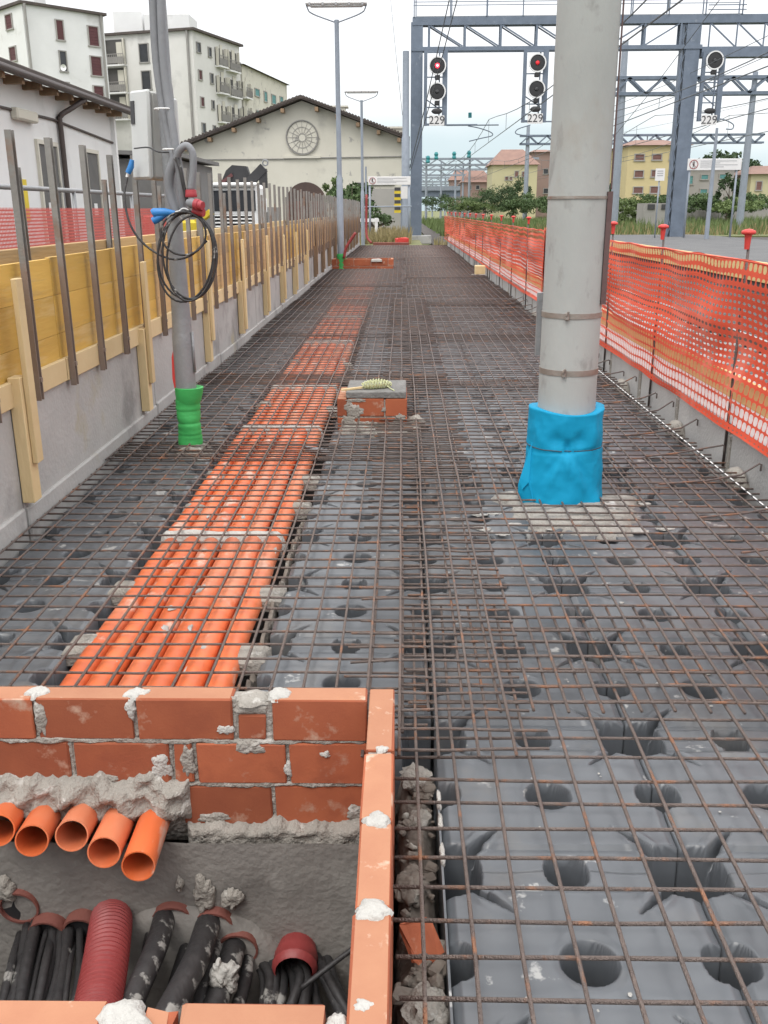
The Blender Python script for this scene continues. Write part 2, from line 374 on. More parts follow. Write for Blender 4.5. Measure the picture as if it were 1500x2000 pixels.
t = thing('platform_kerb', 'cream stone kerb edging the platform across the track', 'kerb', (9.56, 0, 0))
for i in range(26):
    part(MB().b2(9.5, 9.61, 6+i*1.6, 7.592+i*1.6, -.5, .012, ch=.01), 'kerb_stone', CREAM, t)

# ------------------------------------------------------------------ plastic dome modules
_ON = ['', 'first', 'second', 'third', 'fourth', 'fifth', 'sixth', 'seventh', 'eighth', 'ninth', 'tenth', 'eleventh', 'twelfth', 'thirteenth', 'fourteenth', 'fifteenth', 'sixteenth', 'seventeenth', 'eighteenth', 'nineteenth']
_TN = {20: ('twentieth', 'twenty-'), 30: ('thirtieth', 'thirty-'), 40: ('fortieth', 'forty-')}
def ordw(i):
    i += 1
    if i < 20: return _ON[i] if i > 1 else 'nearest'
    t_, u_ = i//10*10, i % 10; return _TN[t_][0] if u_ == 0 else _TN[t_][1]+_ON[u_]
def dome_mesh(n, name):
    mbx = MB(); S = .556
    for i in range(n+1):
        for j in range(n+1):
            x = -S/2 + S*i/n; y = -S/2 + S*j/n
            z = -.005*((2*x/S)**2 + (2*y/S)**2) + .004*math.cos(x*4*math.pi/S)*math.cos(y*4*math.pi/S)
            # shallow pressed steps running across the module
            for yy in (-.215, .215):
                if abs(abs(y)-.215) < .012: z -= .006
            if abs(y) > .225: z -= .008
            def hole(cx, cy, r0, r1, dep, p=2.0, k=1.0):
                r = (abs(x-cx)**p + abs((y-cy)*k)**p)**(1/p)
                t_ = min(1, max(0, (r1-r)/(r1-r0))); return -dep*t_*t_*(3-2*t_)
            z = min(z, z + hole(0, 0, .04, .06, .31) + hole(0, 0, .045, .085, .01))
            for cx, cy in ((S/2, 0), (-S/2, 0)): z = min(z, hole(cx, cy, .034, .054, .3, 2.8))
            for cx, cy in ((0, S/2), (0, -S/2)): z = min(z, hole(cx, cy, .032, .052, .28, 2.8, .9))
            for cx in (-S/2, S/2):
                for cy in (-S/2, S/2):
                    z = min(z, hole(cx, cy, .062, .09, .31, 3.0))
                    dx, dy = abs(x-cx), abs(y-cy)
                    a = (dx+dy)*.7071; b = abs(dx-dy)*.7071; wd = .009*max(0, .21-a)/.1+.003
                    if .09 < a < .21 and b < wd: z -= .055*(1-(b/wd)**2)*min(1, (.21-a)/.05)
                    z += .006*max(0, 1-abs(a-.135)/.05)*max(0, 1-abs(b-.024)/.012)
            if abs(x) > S/2-.02: z -= .012*(abs(x)-(S/2-.02))/.02
            mbx.v.append((x, y, z))
    for i in range(n):
        for j in range(n):
            a = i*(n+1)+j; mbx.f.append((a, a+n+1, a+n+2, a+1))
    o = len(mbx.v); ring = [i*(n+1) for i in range(n+1)] + [n*(n+1)+j for j in range(1, n+1)] + [i*(n+1)+n for i in range(n-1, -1, -1)] + [j for j in range(n-1, 0, -1)]
    for r in ring: mbx.v.append((mbx.v[r][0], mbx.v[r][1], -.33))
    k = len(ring)
    for i in range(k): mbx.f.append((ring[i], o+i, o+(i+1) % k, ring[(i+1) % k]))
    return mbx.mesh(name, PLAST, True)
DOME = dome_mesh(150, 'dome_near'); DOMEF = dome_mesh(44, 'dome_far')
ZD = -.034
cols = [(-1.42, 3.24-.56, 'wall'), (-.19, 2.64, 'pipe'), (.376, .937, 'r'), (.936, .937, 'r'), (1.496, .937, 'r')]
nd = 0; far = MB()
for ci, (cx, ph, side) in enumerate(cols):
    y = ph; row = 0
    while y < YE-.3:
        if 1:
            if y < 24.5:
                o = inst(DOME if y < 9 else DOMEF, 'plastic_dome_module', (cx, y, ZD + rnd.uniform(-.004, .004)))
                lab = {'wall': f'grey plastic dome module left of the orange pipes, {ordw(row)} from the camera',
                       'pipe': f'grey plastic dome module just right of the orange pipes, {ordw(row)} from the camera',
                       'r': f'grey plastic dome module in the {["", "", "left", "middle", "right"][ci]} line of the right field, {ordw(row)} from camera'}[side]
                tag(o, lab, 'dome module', {'wall': 'dome modules beside the wall', 'pipe': 'dome modules beside the pipes', 'r': 'dome modules in the right rows'}[side]); nd += 1
            else:
                far.b2(cx-.276, cx+.276, y-.276, y+.276, -.33, ZD-.005, ch=.02)
        y += .56; row += 1
solo(far, 'plastic_dome_modules', PLAST, 'distant dark grey plastic dome modules at the far end of the platform', 'dome modules', kind='stuff')

# ------------------------------------------------------------------ steel mesh sheets
def bars_y(mbx, x, y0, y1, z, r, wob=.0045):
    n = max(2, int((y1-y0)/.7)); n4 = 6 if y0 < 9 else 4
    mbx.tube([(x+rnd.uniform(-wob, wob), y0+(y1-y0)*i/n, z+rnd.uniform(-wob, wob)*.7) for i in range(n+1)], r, n4)
def bars_x(mbx, x0, x1, y, z, r, wob=.005):
    n = 4 if y < 12 else 1; n4 = 6 if y < 9 else 4
    tilt = rnd.uniform(-.006, .006)
    mbx.tube([(x0+(x1-x0)*i/n, y+tilt*(i/n)+rnd.uniform(-wob, wob)*.6, z+rnd.uniform(-wob, wob)*.7) for i in range(n+1)], r, n4)
def sheet(x0, x1, y0, y1, z, label, xs=None, skew=0, top='y', ov=.045, group='welded steel mesh sheets', rr=.0048):
    t = thing('steel_mesh_sheet', label, 'steel mesh', ((x0+x1)/2, (y0+y1)/2, z))
    a = MB(); b = MB(); s = .1; zt = .0075 if top == 'y' else -.0075
    x = x0+ov
    while x < x1-ov*.5: bars_y(a, x+skew*0, y0, y1, z+zt, rr); x += s
    y = y0+ov
    while y < y1-ov*.5: bars_x(b, x0-rnd.uniform(-.01, .03), x1+rnd.uniform(-.01, .035), y, z, rr); y += s
    near = y0 < 6
    part(a, 'lengthwise_bars', REBARN if near else REBAR, t, True, 'stuff'); part(b, 'crosswise_bars', REBARN if near else REBAR, t, True, 'stuff')
    return t
LO = ['nearest', 'second', 'third', 'fourth', 'fifth', 'sixth', 'seventh', 'eighth', 'ninth', 'tenth', 'eleventh']
ry = [(.62, 3.13), (2.36, 5.19), (4.62, 7.98), (7.5, 10.95), (10.4, 14.9), (14.3, 18.1), (17.6, 20.6), (20.1, 24.7), (24.2, 29.2), (28.6, 34.0), (33.4, 39.5)]
for i, (a, b) in enumerate(ry):
    sheet(-.0 if i == 0 else (.02 if i % 2 else .065), 1.80, a, b, (.0 if i % 2 == 0 else .017), f'rusty steel mesh sheet on the dome modules by the orange net, {LO[i]} from the camera', ov=.04 if i == 0 else .06)
ly = [(2.26, 5.75), (5.15, 8.2), (7.7, 11.1), (10.6, 15.1), (14.6, 18.3), (17.8, 23.0), (22.4, 28.0), (27.5, 33.0), (32.4, 39.5)]
for i, (a, b) in enumerate(ly):
    sheet(-1.76, .06, a, b, (.004 if i % 2 == 0 else .02), f'rusty steel mesh sheet over the orange pipes beside the formwork wall, {LO[i]} from the camera', ov=.065)
my = [(2.1, 5.0), (4.75, 8.1), (7.9, 11.0), (10.7, 15.2)]
for i, (a, b) in enumerate(my):
    sheet(-.145, .365, a, b, .036, f'narrow steel mesh strip overlapping the middle of the mesh, {LO[i]} from the camera', ov=.042)

# white-and-black string on the mesh, hooked starter bars at the wall
strm = mat('twisted_string', (.75, .75, .73), (.7, .7, .7), 4, .8)
t = thing('string_line', 'white string pulled along the mesh in front of the low wall', 'string', (1.745, 5, .015))
a = MB(); y = 3.3
while y < 12:
    a.tube([(1.745, y, .022), (1.745, y+.05, .022)], .0045, 5); y += .085
part(a, 'string_dashes', strm, t, kind='stuff'); part(MB().tube([(1.745, 3.3, .02), (1.745, 7, .018), (1.745, 12, .02)], .0038, 5), 'string_core', INK, t)
for i in range(22):
    y = 3.72 + i*.53 + rnd.uniform(-.06, .06); x0 = 1.36+rnd.uniform(-.12, .12); zz = .075+rnd.uniform(-.02, .03)
    pth = [(x0, y-.06, .02), (1.6, y-.02, .028), (1.78, y, .055), (1.875, y+.01, zz+.012), (1.884, y+.012, zz+.006), (1.884, y+.012, zz-.03)]
    solo(MB().tube(pth, .0055, 6), 'hooked_bar', REBAR, f'hooked steel bar between mesh and low wall, {ordw(i)} from the camera', 'steel bar', 'hooked starter bars along the right wall', smooth=40, loc=(x0, y, .02))

# ------------------------------------------------------------------ orange conduits under the mesh
names = ['leftmost', 'second from the left', 'third from the left', 'third from the right', 'second from the right', 'rightmost']
PX = [-1.052 + .094*i for i in range(6)]
for i, x in enumerate(PX):
    t = thing('orange_pipe', f'orange plastic pipe in the bundle under the mesh, {names[i]}', 'pipe', (x, 10, -.1), 'orange pipes under the mesh')
    segs = [(2.2, 3.98), (4.06, 6.22), (6.3, 9.4), (9.45, 13.0), (13.05, 16.8), (16.85, 22.5)]
    for k, (a, b) in enumerate(segs):
        zz = -.063 + rnd.uniform(-.006, .006); dx = rnd.uniform(-.006, .006); dx2 = rnd.uniform(-.005, .005)
        m_ = MB(); n = 8
        pts = [(x+dx+(dx2-dx)*q/n+.003*math.sin(q*1.7+i), a+(b-a)*q/n, zz+.003*math.sin(q*2.1+k+i)) for q in range(n+1)]
        pts = [(pts[0][0], a-.0, zz)] + [(pts[0][0], a+.012, zz)] + [(pts[0][0], a+.1, zz), (pts[0][0], a+.115, zz)] + pts[1:]
        m_.tube(pts, .042, 18, rs=[.036, .0465, .0465, .0435] + [.0435]*n)
        part(m_, 'pipe_length', PVC, t, True)
def strip(name, x0, x1, y0, y1, z0, z1, seed, label, m=MORTAR, cat='mortar', group=None, rg=.28):
    mb = MB(); nx = max(6, int((x1-x0)/.018)); ny = max(4, int((y1-y0)/.018)); off = Vector((seed*1.7, seed*.9, seed*2.3))
    for i in range(nx+1):
        for j in range(ny+1):
            x = x0+(x1-x0)*i/nx; y = y0+(y1-y0)*j/ny; p = Vector((x*9, y*9, 0))+off
            e = min(1, min(i, nx-i)/1.5)*min(1, min(j, ny-j)/1.5)
            nn = mnoise.fractal(p, 1, 2, 4)
            px = x + (.022*mnoise.noise(p*1.1+Vector((7, 0, 0))) if i in (0, nx) else 0); py = y + (.028*mnoise.noise(p*1.1+Vector((0, 9, 0))) if j in (0, ny) else 0)
            mb.v.append((px, py, z0 + (z1-z0)*(.25+.75*e)*(1+rg*nn) - (0 if e > 0 else (z1-z0)*.6)))
    for i in range(nx):
        for j in range(ny):
            a = i*(ny+1)+j; mb.f.append((a, a+ny+1, a+ny+2, a+1))
    ring = [i*(ny+1) for i in range(nx+1)] + [nx*(ny+1)+j for j in range(1, ny+1)] + [i*(ny+1)+ny for i in range(nx-1, -1, -1)] + [j for j in range(ny-1, 0, -1)]
    o = len(mb.v)
    for r in ring: mb.v.append((mb.v[r][0], mb.v[r][1], z0-.05))
    k = len(ring)
    for i in range(k): mb.f.append((ring[i], o+i, o+(i+1) % k, ring[(i+1) % k]))
    mb.f.append(tuple(range(o, o+k)))
    return solo(mb, name, m, label, cat, group, smooth=50, loc=((x0+x1)/2, (y0+y1)/2, z0))
for i, y in enumerate((4.0, 6.2, 7.75, 10.5, 13.05, 15.3, 16.8)):
    strip('mortar_band', -1.11, -.53, y-.045-.004*i, y+.05+.006*i, -.06, -.006, i+3, f'grey mortar band laid across the orange pipes, {LO[i]} from the camera', group='mortar bands across the pipes', m=MORTARW, rg=.15)
dabs = [(-1.1, 2.92, 'left'), (-1.1, 3.42, 'left'), (-.51, 2.85, 'right'), (-.515, 3.37, 'right'), (-1.05, 4.45, 'left'), (-.51, 4.5, 'right'), (-.52, 5.0, 'right'), (-1.06, 5.1, 'left'), (-.53, 6.9, 'right'), (-1.06, 7.1, 'left'), (-1.06, 9.2, 'left'), (-.53, 9.0, 'right'), (-.5, 2.42, 'right')]
cnt = {'left': 0, 'right': 0}
for i, (x, y, s_) in enumerate(dabs):
    strip('mortar_dab', x-.055, x+.055, y-.06, y+.06, -.04, -.022, 31+i, f'grey mortar dab wedging the {s_} side of the orange pipes, {LO[cnt[s_]]} from the camera', group='mortar dabs beside the pipes', rg=.5); cnt[s_] += 1
solo(MB().tube([(-.6, 5.56, -.01), (-.48, 5.5, -.008)], .02, 10).box((-.47, 5.5, -.01), (.05, .07, .012), rz=.3), 'grey_offcut', CONDUIT, 'grey offcut lying on the orange pipes near the green foam', 'offcut', smooth=40, loc=(-.54, 5.53, -.02))

# ------------------------------------------------------------------ left: concrete wall and timber formwork
t = thing('concrete_wall', 'stained grey concrete wall under the yellow formwork', 'wall', (-1.85, 20, 0))
y = 1.0; i = 0
while y < YE:
    L_ = 3.05 if i == 0 else 2.4
    part(MB().b2(XL-.2, XL-rnd.uniform(0, .004), y, min(y+L_-.012, YE), -.4, .6, ch=.006), 'wall_panel', CONC, t)
    part(MB().b2(XL-.01, XL+.016+rnd.uniform(-.003, .003), y+.004, min(y+L_-.03, YE), -.4, .095+rnd.uniform(-.008, .008), ch=.008), 'wall_footing', CONC, t)
    y += L_; i += 1
part(MB().b2(XL-.19, XL-.012, 1, YE, -.4, .56), 'wall_core', OLDCON, t)
t = thing('timber_formwork', 'yellow plywood formwork held by a row of grey steel uprights', 'formwork', (-1.72, 20, .5)); FW_T = t
y = 2.75; i = 0
seq = 'YYYTTYTYTTTT'
while y < YE-.3:
    k = 'Y' if y < 6.4 else seq[i % len(seq)]
    if y > 16: k = 'T'
    m_ = YPLY if k == 'Y' else TPLY
    zt_ = 1.17+rnd.uniform(-.006, .006)
    for za_, zb_ in ((.62, .795), (.7965, .985), (.9865, zt_)): part(MB().b2(XL-.032, XL-.008-rnd.uniform(0, .001), y, y+.985, za_, zb_, ch=.001), 'plywood_panel', m_, t)
    part(MB().b2(XL-.006, XL+.02, y+.01, y+.98, .56+rnd.uniform(-.006, .006), .672+rnd.uniform(-.004, .004), ch=.003), 'bottom_board', PINE if y < 17 else OLDWOOD, t)
    y += .99; i += 1
def upright(x, y, z0, z1, lean=0):
    mb = MB(); wdt, dp = .039, .028
    mb.b2(x, x+.005, y-wdt/2, y+wdt/2, z0, z1); mb.b2(x+.0052, x+dp, y-wdt/2, y-wdt/2+.006, z0, z1); mb.b2(x+.0052, x+dp, y+wdt/2-.006, y+wdt/2, z0, z1)
    mb.v = [(a, b+(c-z0)*lean, c) for a, b, c in mb.v]
    return mb
y = 3.8; i = 0
while y < YE:
    u = upright(XL+.022, y, .535+rnd.uniform(-.012, .012), 1.7+rnd.uniform(-.02, .025), rnd.uniform(-.012, .012))
    u.b2(XL+.028, XL+.056, y-.012, y+.012, .63, .65); part(u, 'steel_upright', UPST, t)
    y += .488; i += 1
for y in (4.09, 6.14, 8.25, 10.05, 11.9, 13.6, 15.2, 17.0, 18.9, 20.7, 22.5, 24.5, 26.4, 28.4, 30.4, 32.4, 34.4, 36.5):
    zt = 1.07+rnd.uniform(-.02, .08); m_ = PINE if y < 18 else OLDWOOD
    part(MB().b2(XL+.06, XL+.085, y-.035, y+.035, .3 if y < 9 else .18, zt, ch=.003), 'timber_post', m_, t)
    part(MB().b2(XL+.002, XL+.058, y-.062, y+.028, .12+rnd.uniform(-.02, .02), zt-.42, ch=.003), 'timber_post', m_, t)
t = thing('rear_formwork', 'back row of formwork boards and uprights behind the yellow plywood', 'formwork', (-2.08, 20, .5))
for i in range(18):
    part(MB().b2(-2.03, -1.995, 2.7+i*2.05, 2.7+i*2.05+2.03, .6, 1.21+rnd.uniform(-.01, .01), ch=.004), 'rear_board', TPLY if i % 3 else PINE, t)
y = 3.6
while y < YE:
    part(upright(-1.99, y, 1.0, 1.6+rnd.uniform(-.03, .03), rnd.uniform(-.01, .01)), 'steel_upright', UPST, t); y += 1.46

# ------------------------------------------------------------------ right: low wall, boards, orange net, posts
t = thing('low_wall', 'low precast concrete wall along the right edge of the mesh', 'wall', (1.93, 20, 0))
y = 1.02; i = 0
while y < YE:
    part(MB().b2(1.9+rnd.uniform(-.004, .004), 1.985, y+.04, y+1.03, -.5, .2, ch=.006), 'wall_panel', PRECAST, t)
    if y > 2: part(MB().b2(1.895, 1.98, y-.03+rnd.uniform(-.006, .006), y+.037, -.5, .17+rnd.uniform(-.04, .02), ch=.006, jit=.004), 'joint_mortar', MORTAR, t)
    y += 1.07; i += 1
part(MB().b2(1.91, 1.975, 1, YE, -.5, .15), 'wall_core', OLDCON, t)
i = 0; y = 2.6
while y < YE-.5:
    part(MB().poly([(1.9, y, .203), (1.962, y, .203), (1.962, y, .318), (1.94, y, .318)], (0, 1.98, 0)), 'white_board', WHITEP, t)
    part(MB().poly([(1.942, y, .321), (1.99, y, .321), (1.99, y, .446), (1.966, y, .446)], (0, 1.98, 0)), 'yellow_board', CREAM, t); y += 1.985
for k, y in enumerate((3.9, 5.0, 6.2, 7.8, 9.3, 11.0, 13.2)):
    strip('mortar_heap', 1.8, 1.9, y-.07, y+.08, -.03, .02, 60+k, f'small crumbly mortar heap at the foot of the low wall, {LO[k]} from the camera', group='mortar heaps at the low wall')
# net
def net(x, y0, y1, z0, z1, py, rows, name):
    mb = MB(); ny = int((y1-y0)/py)
    hs = [.035]+[.0625]*4+[rows]*int((z1-z0-.035-.25-.13)/rows)+[.065]*2; sc_ = (z1-z0)/sum(hs); zs = [z0]
    for h_ in hs: zs.append(zs[-1]+h_*sc_)
    def P(y, z):
        k = (z-z0)/(z1-z0); p = Vector((0, y*.55, z*1.5))
        xo = .08*math.sin(k*math.pi)*mnoise.noise(p) + .04*mnoise.noise(Vector((3, y*1.3, z*4)))*math.sin(k*math.pi)**.5 + .02*math.sin(k*3)
        zo = -.03*mnoise.noise(Vector((9, y*.6, 0)))*k - .012*math.sin(y*3.6)**2*k + .012*mnoise.noise(Vector((5, y*2, z*4)))
        return (x+xo, y+.02*mnoise.noise(Vector((1, y*.8, z*2))), z+zo)
    nr = len(hs)
    for j in range(nr):
        low = 0 < j < 5; top = j >= nr-2
        sy, sz = (.05, .07) if low else (.12, .16) if top else (.16, .26)
        if j == 0: sy, sz = .3, .35
        for i in range(ny):
            ya, za = y0+i*py, zs[j]; dz = zs[j+1]-zs[j]
            o = len(mb.v)
            outer = [(0, 0), (.5, 0), (1, 0), (1, .5), (1, 1), (.5, 1), (0, 1), (0, .5)]
            inner = [(sy+.1, sz+.08), (.5, sz), (1-sy-.1, sz+.08), (1-sy, .5), (1-sy-.1, 1-sz-.08), (.5, 1-sz), (sy+.1, 1-sz-.08), (sy, .5)]
            for a, b in outer+inner: mb.v.append(P(ya+a*py, za+b*dz))
            for q in range(8): mb.f.append((o+q, o+(q+1) % 8, o+8+(q+1) % 8, o+8+q))
    return mb
NT = thing('safety_net', 'orange plastic safety net strung along the low wall', 'safety net', (1.86, 20, .17))
part(net(1.86, 1.9, 14.5, .175, 1.12, .066, .039, 'n'), 'netting', NETM, NT, True, 'stuff')
part(net(1.86, 14.5, 43.0, .16, 1.12, .13, .06, 'n'), 'netting', NETM, NT, True, 'stuff')
m_ = MB()
for y in (5.65, 9.9, 12.0): 
    pass
part(MB().tube([(1.866, 1.9+.5*i, 1.118-.012*math.sin((1.9+.5*i)*3.6)**2) for i in range(80)], .006, 5), 'top_cord', NETM, NT)
# gathered fold where two rolls overlap
m_ = MB()
for k in range(9):
    xx = 1.84+.012*k; y0_ = 12.6+.05*math.sin(k*2.1)+.03*k
    m_.poly([(xx, y0_, .1), (xx+.01, y0_+.12, .05), (xx+.015, y0_+.16+.02*k, .6), (xx+.01, y0_+.1, 1.15), (xx, y0_-.03, 1.13), (xx-.01, y0_-.05, .55)], (.003, .001, 0))
part(m_, 'gathered_fold', NETM, NT)
def post(y, lab, x=1.89, z1=1.2):
    t = thing('net_post', lab, 'post', (x, y, -.05), 'capped net posts')
    part(MB().tube([(x, y, -.06), (x+rnd.uniform(-.01, .01), y+rnd.uniform(-.01, .01), z1)], .0085, 6), 'rod', REBAR, t, True)
    part(MB().lathe([(.014, -.03), (.018, .03), (.02, .045), (.036, .05), (.04, .058), (.036, .068), (.018, .076), (.003, .078)], (x, y, z1), 12), 'cap', REDP, t, 50)
ys = [3.6, 5.34, 7.08, 8.75, 10.5, 12.4, 14.6, 16.6, 18.6, 20.7, 22.8, 25, 27.2, 29.5, 32, 34.6, 37.4, 40.4]
for i, y in enumerate(ys): post(y, f'rusty rod with a red mushroom cap holding the orange net, number {i} counted from the net\'s near end' if 0 else f'rusty rod with red mushroom cap holding the orange net, {["nearest","second","third","fourth","fifth","sixth","seventh","eighth","ninth","tenth","eleventh","twelfth","thirteenth","fourteenth","fifteenth","sixteenth","seventeenth","farthest"][i]} from the camera')
k = onz(938, 548, 0)
solo(MB().b2(1.62, 1.84, 21.2, 21.5, -.02, .2, ch=.01), 'timber_block', PINE, 'pale block standing on the mesh against the far orange net', 'block', loc=(1.72, 21.3, 0))
strip('mortar_patch', 1.5, 1.86, 21.0, 21.35, -.02, .02, 77, 'grey mortar patch under the pale block by the far orange net')

# ------------------------------------------------------------------ brick chamber in the foreground
def ad(u, v, d): return EYE + ray(u, v)*d
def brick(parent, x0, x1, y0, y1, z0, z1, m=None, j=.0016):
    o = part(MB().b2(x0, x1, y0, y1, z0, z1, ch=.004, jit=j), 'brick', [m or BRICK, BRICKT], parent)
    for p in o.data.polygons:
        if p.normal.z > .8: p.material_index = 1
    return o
PIT_T = thing('brick_chamber', 'open chamber of red bricks on edge with grey mortar joints in the foreground', 'brick chamber', (-.6, 1.65, -.2))
C = [(.07, .19), (-.06, .06), (-.19, -.07)]
back = [[(-1.46, -1.215), (-1.205, -.958), (-.948, -.698), (-.687, -.438), (-.334, -.089)],
        [(-1.38, -1.13), (-1.12, -.878), (-.862, -.612), (-.598, -.55), (-.538, -.303), (-.293, -.089)],
        [(-.585, -.346), (-.336, -.089)]]
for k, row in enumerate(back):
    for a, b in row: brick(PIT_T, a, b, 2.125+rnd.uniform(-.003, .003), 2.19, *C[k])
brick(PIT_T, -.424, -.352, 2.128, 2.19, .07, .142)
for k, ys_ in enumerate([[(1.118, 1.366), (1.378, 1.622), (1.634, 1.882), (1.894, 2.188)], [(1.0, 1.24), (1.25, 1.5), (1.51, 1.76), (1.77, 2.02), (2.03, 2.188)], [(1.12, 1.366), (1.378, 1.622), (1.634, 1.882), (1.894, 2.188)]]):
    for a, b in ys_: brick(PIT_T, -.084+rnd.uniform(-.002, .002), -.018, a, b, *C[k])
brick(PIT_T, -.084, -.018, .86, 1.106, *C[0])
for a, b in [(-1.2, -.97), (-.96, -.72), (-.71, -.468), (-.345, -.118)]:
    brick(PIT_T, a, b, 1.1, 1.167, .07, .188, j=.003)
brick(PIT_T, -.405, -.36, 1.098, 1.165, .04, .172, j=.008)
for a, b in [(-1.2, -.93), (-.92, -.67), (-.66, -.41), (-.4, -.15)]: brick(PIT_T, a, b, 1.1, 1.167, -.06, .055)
core = MB(); core.b2(-1.45, -.09, 2.134, 2.182, -.19, .182); core.b2(-.077, -.025, 1.0, 2.12, -.19, .182); core.b2(-1.3, -.13, 1.108, 1.16, -.19, .05)
part(core, 'mortar_joints', MORTAR, PIT_T)
mj = MB(); FU, FV = (1, 0, 0), (0, 0, 1)
# ragged mortar squeezed out of the joints on the back wall face
for zz in (.058, -.072): mj.relief((-1.25, 2.129, zz), FU, FV, 1.16, .016, .006, zz*99, .006, .008)
for x, zz in ((-.96, .07), (-.699, .07), (-.44, .07), (-.878, -.06), (-.614, -.06), (-.55, -.06), (-.304, -.06), (-.347, -.19)): mj.relief((x, 2.129, zz), FV, (-1, 0, 0), .12, -.013, -.005, x*31, .006, .006)
part(mj, 'squeezed_mortar', MORTAR, PIT_T, True)
TU, TV = (1, 0, 0), (0, 1, 0)
def dab(c, w_, h_, th, seed, m=MORTARW, U=TU, V=TV, amp=.55):
    return part(MB().smear(c, U, V, w_, h_, th, seed, amp), 'mortar_dab', m, PIT_T, True)
part(MB().b2(-.435, -.341, 2.126, 2.188, .14, .178, ch=.012, jit=.004), 'mortar_fill', MORTAR, PIT_T)
dab((-.385, 2.157, .176), .105, .07, .012, 2, MORTAR); dab((-.318, 2.157, .186), .06, .07, .012, 3)
dab((-.952, 2.157, .188), .055, .07, .009, 4); dab((-.692, 2.157, .188), .06, .065, .008, 5); dab((-.67, 2.16, .189), .03, .03, .005, 15)
dab((-.051, 1.63, .188), .06, .05, .01, 6); dab((-.051, 1.372, .188), .07, .055, .011, 7); dab((-.045, 1.9, .188), .03, .03, .005, 17); dab((-.06, 1.16, .189), .035, .03, .004, 18)
dab((-.44, 1.132, .178), .09, .075, .018, 8); dab((-.1, 1.135, .16), .04, .07, .02, 9)
for (x, z, w_, h_, sd_, m_) in ((-.395, .05, .085, .045, 11, MORTAR), (-.635, -.01, .055, .075, 12, MORTARW), (-.565, .0, .04, .085, 13, MORTAR), (-.94, .13, .03, .1, 14, MORTAR), (-.7, .16, .03, .06, 16, MORTARW), (-.2, .03, .03, .02, 19, MORTARW), (-.46, .1, .05, .03, 20, MORTARW), (-.12, -.15, .06, .05, 21, MORTAR), (-.5, -.17, .08, .04, 22, MORTAR), (-.8, -.05, .09, .03, 23, MORTAR), (-.3, -.02, .02, .05, 24, MORTARW)):
    dab((x, 2.126, z), w_, h_, .006, sd_, m_, FU, FV, .7)
# mortar bed round the pipe mouths, lip under the brick, old concrete pit below
mb = MB(); mb.relief((-1.35, 2.122, -.175), FU, FV, .79, .135, .045, 5, .007, .03, 1.1); mb.b2(-1.35, -.575, 2.125, 2.18, -.24, -.06)
part(mb, 'pipe_bedding_mortar', MORTAR, PIT_T, True)
part(MB().relief((-.58, 2.118, -.262), FU, FV, .5, .085, .03, 8, .007, .03, .7), 'mortar_lip', MORTAR, PIT_T, True)
def rough_wall(P0, P1, z0, z1, amp, seed, thick):
    mb = MB(); P0, P1 = Vector(P0), Vector(P1); d = (P1-P0); n = Vector((-d.y, d.x, 0)).normalized(); nx, nzv = 40, 26
    for s_ in (0, 1):
        for i in range(nx+1):
            for j in range(nzv+1):
                p = P0 + d*(i/nx) + Vector((0, 0, z0+(z1-z0)*j/nzv))
                k = amp*mnoise.fractal(p*6+Vector((seed, 0, 0)), 1, 2, 4) if s_ == 0 else thick
                mb.v.append(tuple(p + n*k))
    S_ = (nx+1)*(nzv+1)
    for i in range(nx):
        for j in range(nzv):
            a = i*(nzv+1)+j; mb.f.append((a, a+nzv+1, a+nzv+2, a+1)); mb.f.append((S_+a, S_+a+1, S_+a+nzv+2, S_+a+nzv+1))
    return mb
OLD = thing('concrete_pit', 'old grey concrete cable pit below the brick chamber', 'cable pit', (-.7, 1.7, -.9))
part(rough_wall((-1.5, 2.06, 0), (.0, 2.06, 0), -.98, -.2, .007, 1, .2), 'pit_wall', OLDCON, OLD, True)
part(rough_wall((-.06, 2.1, 0), (-.05, .9, 0), -.98, -.19, .007, 2, .06), 'pit_wall', OLDCON, OLD, True)
part(rough_wall((.0, 1.13, 0), (-1.5, 1.13, 0), -.98, -.1, .012, 3, .1), 'pit_wall', OLDCON, OLD, True)
part(MB().b2(-1.5, -.05, 1.0, 2.1, -.935, -.8), 'pit_floor', SOIL, OLD)
part(MB().lathe([(.27, 0), (.27, -.03), (.25, -.05), (0.01, -.055)], ad(385, 1910, 2.62), 28, 'Y', fn=lambda a, z, r: r*(1+.03*math.sin(a*3+1))), 'concrete_collar', OLDCON, OLD, 50)
pd = MB()
for q, (u, v, w_, h_) in enumerate([(398, 1742, .055, .13), (455, 1752, .05, .075), (352, 1722, .02, .05), (12, 1735, .06, .07)]):
    p = at(u, v, 2.06); pd.smear((p.x, 2.052, p.z), FU, FV, w_, h_, .014, q+3, .7)
part(pd, 'mortar_splashes', MORTAR, OLD, True, 'stuff')

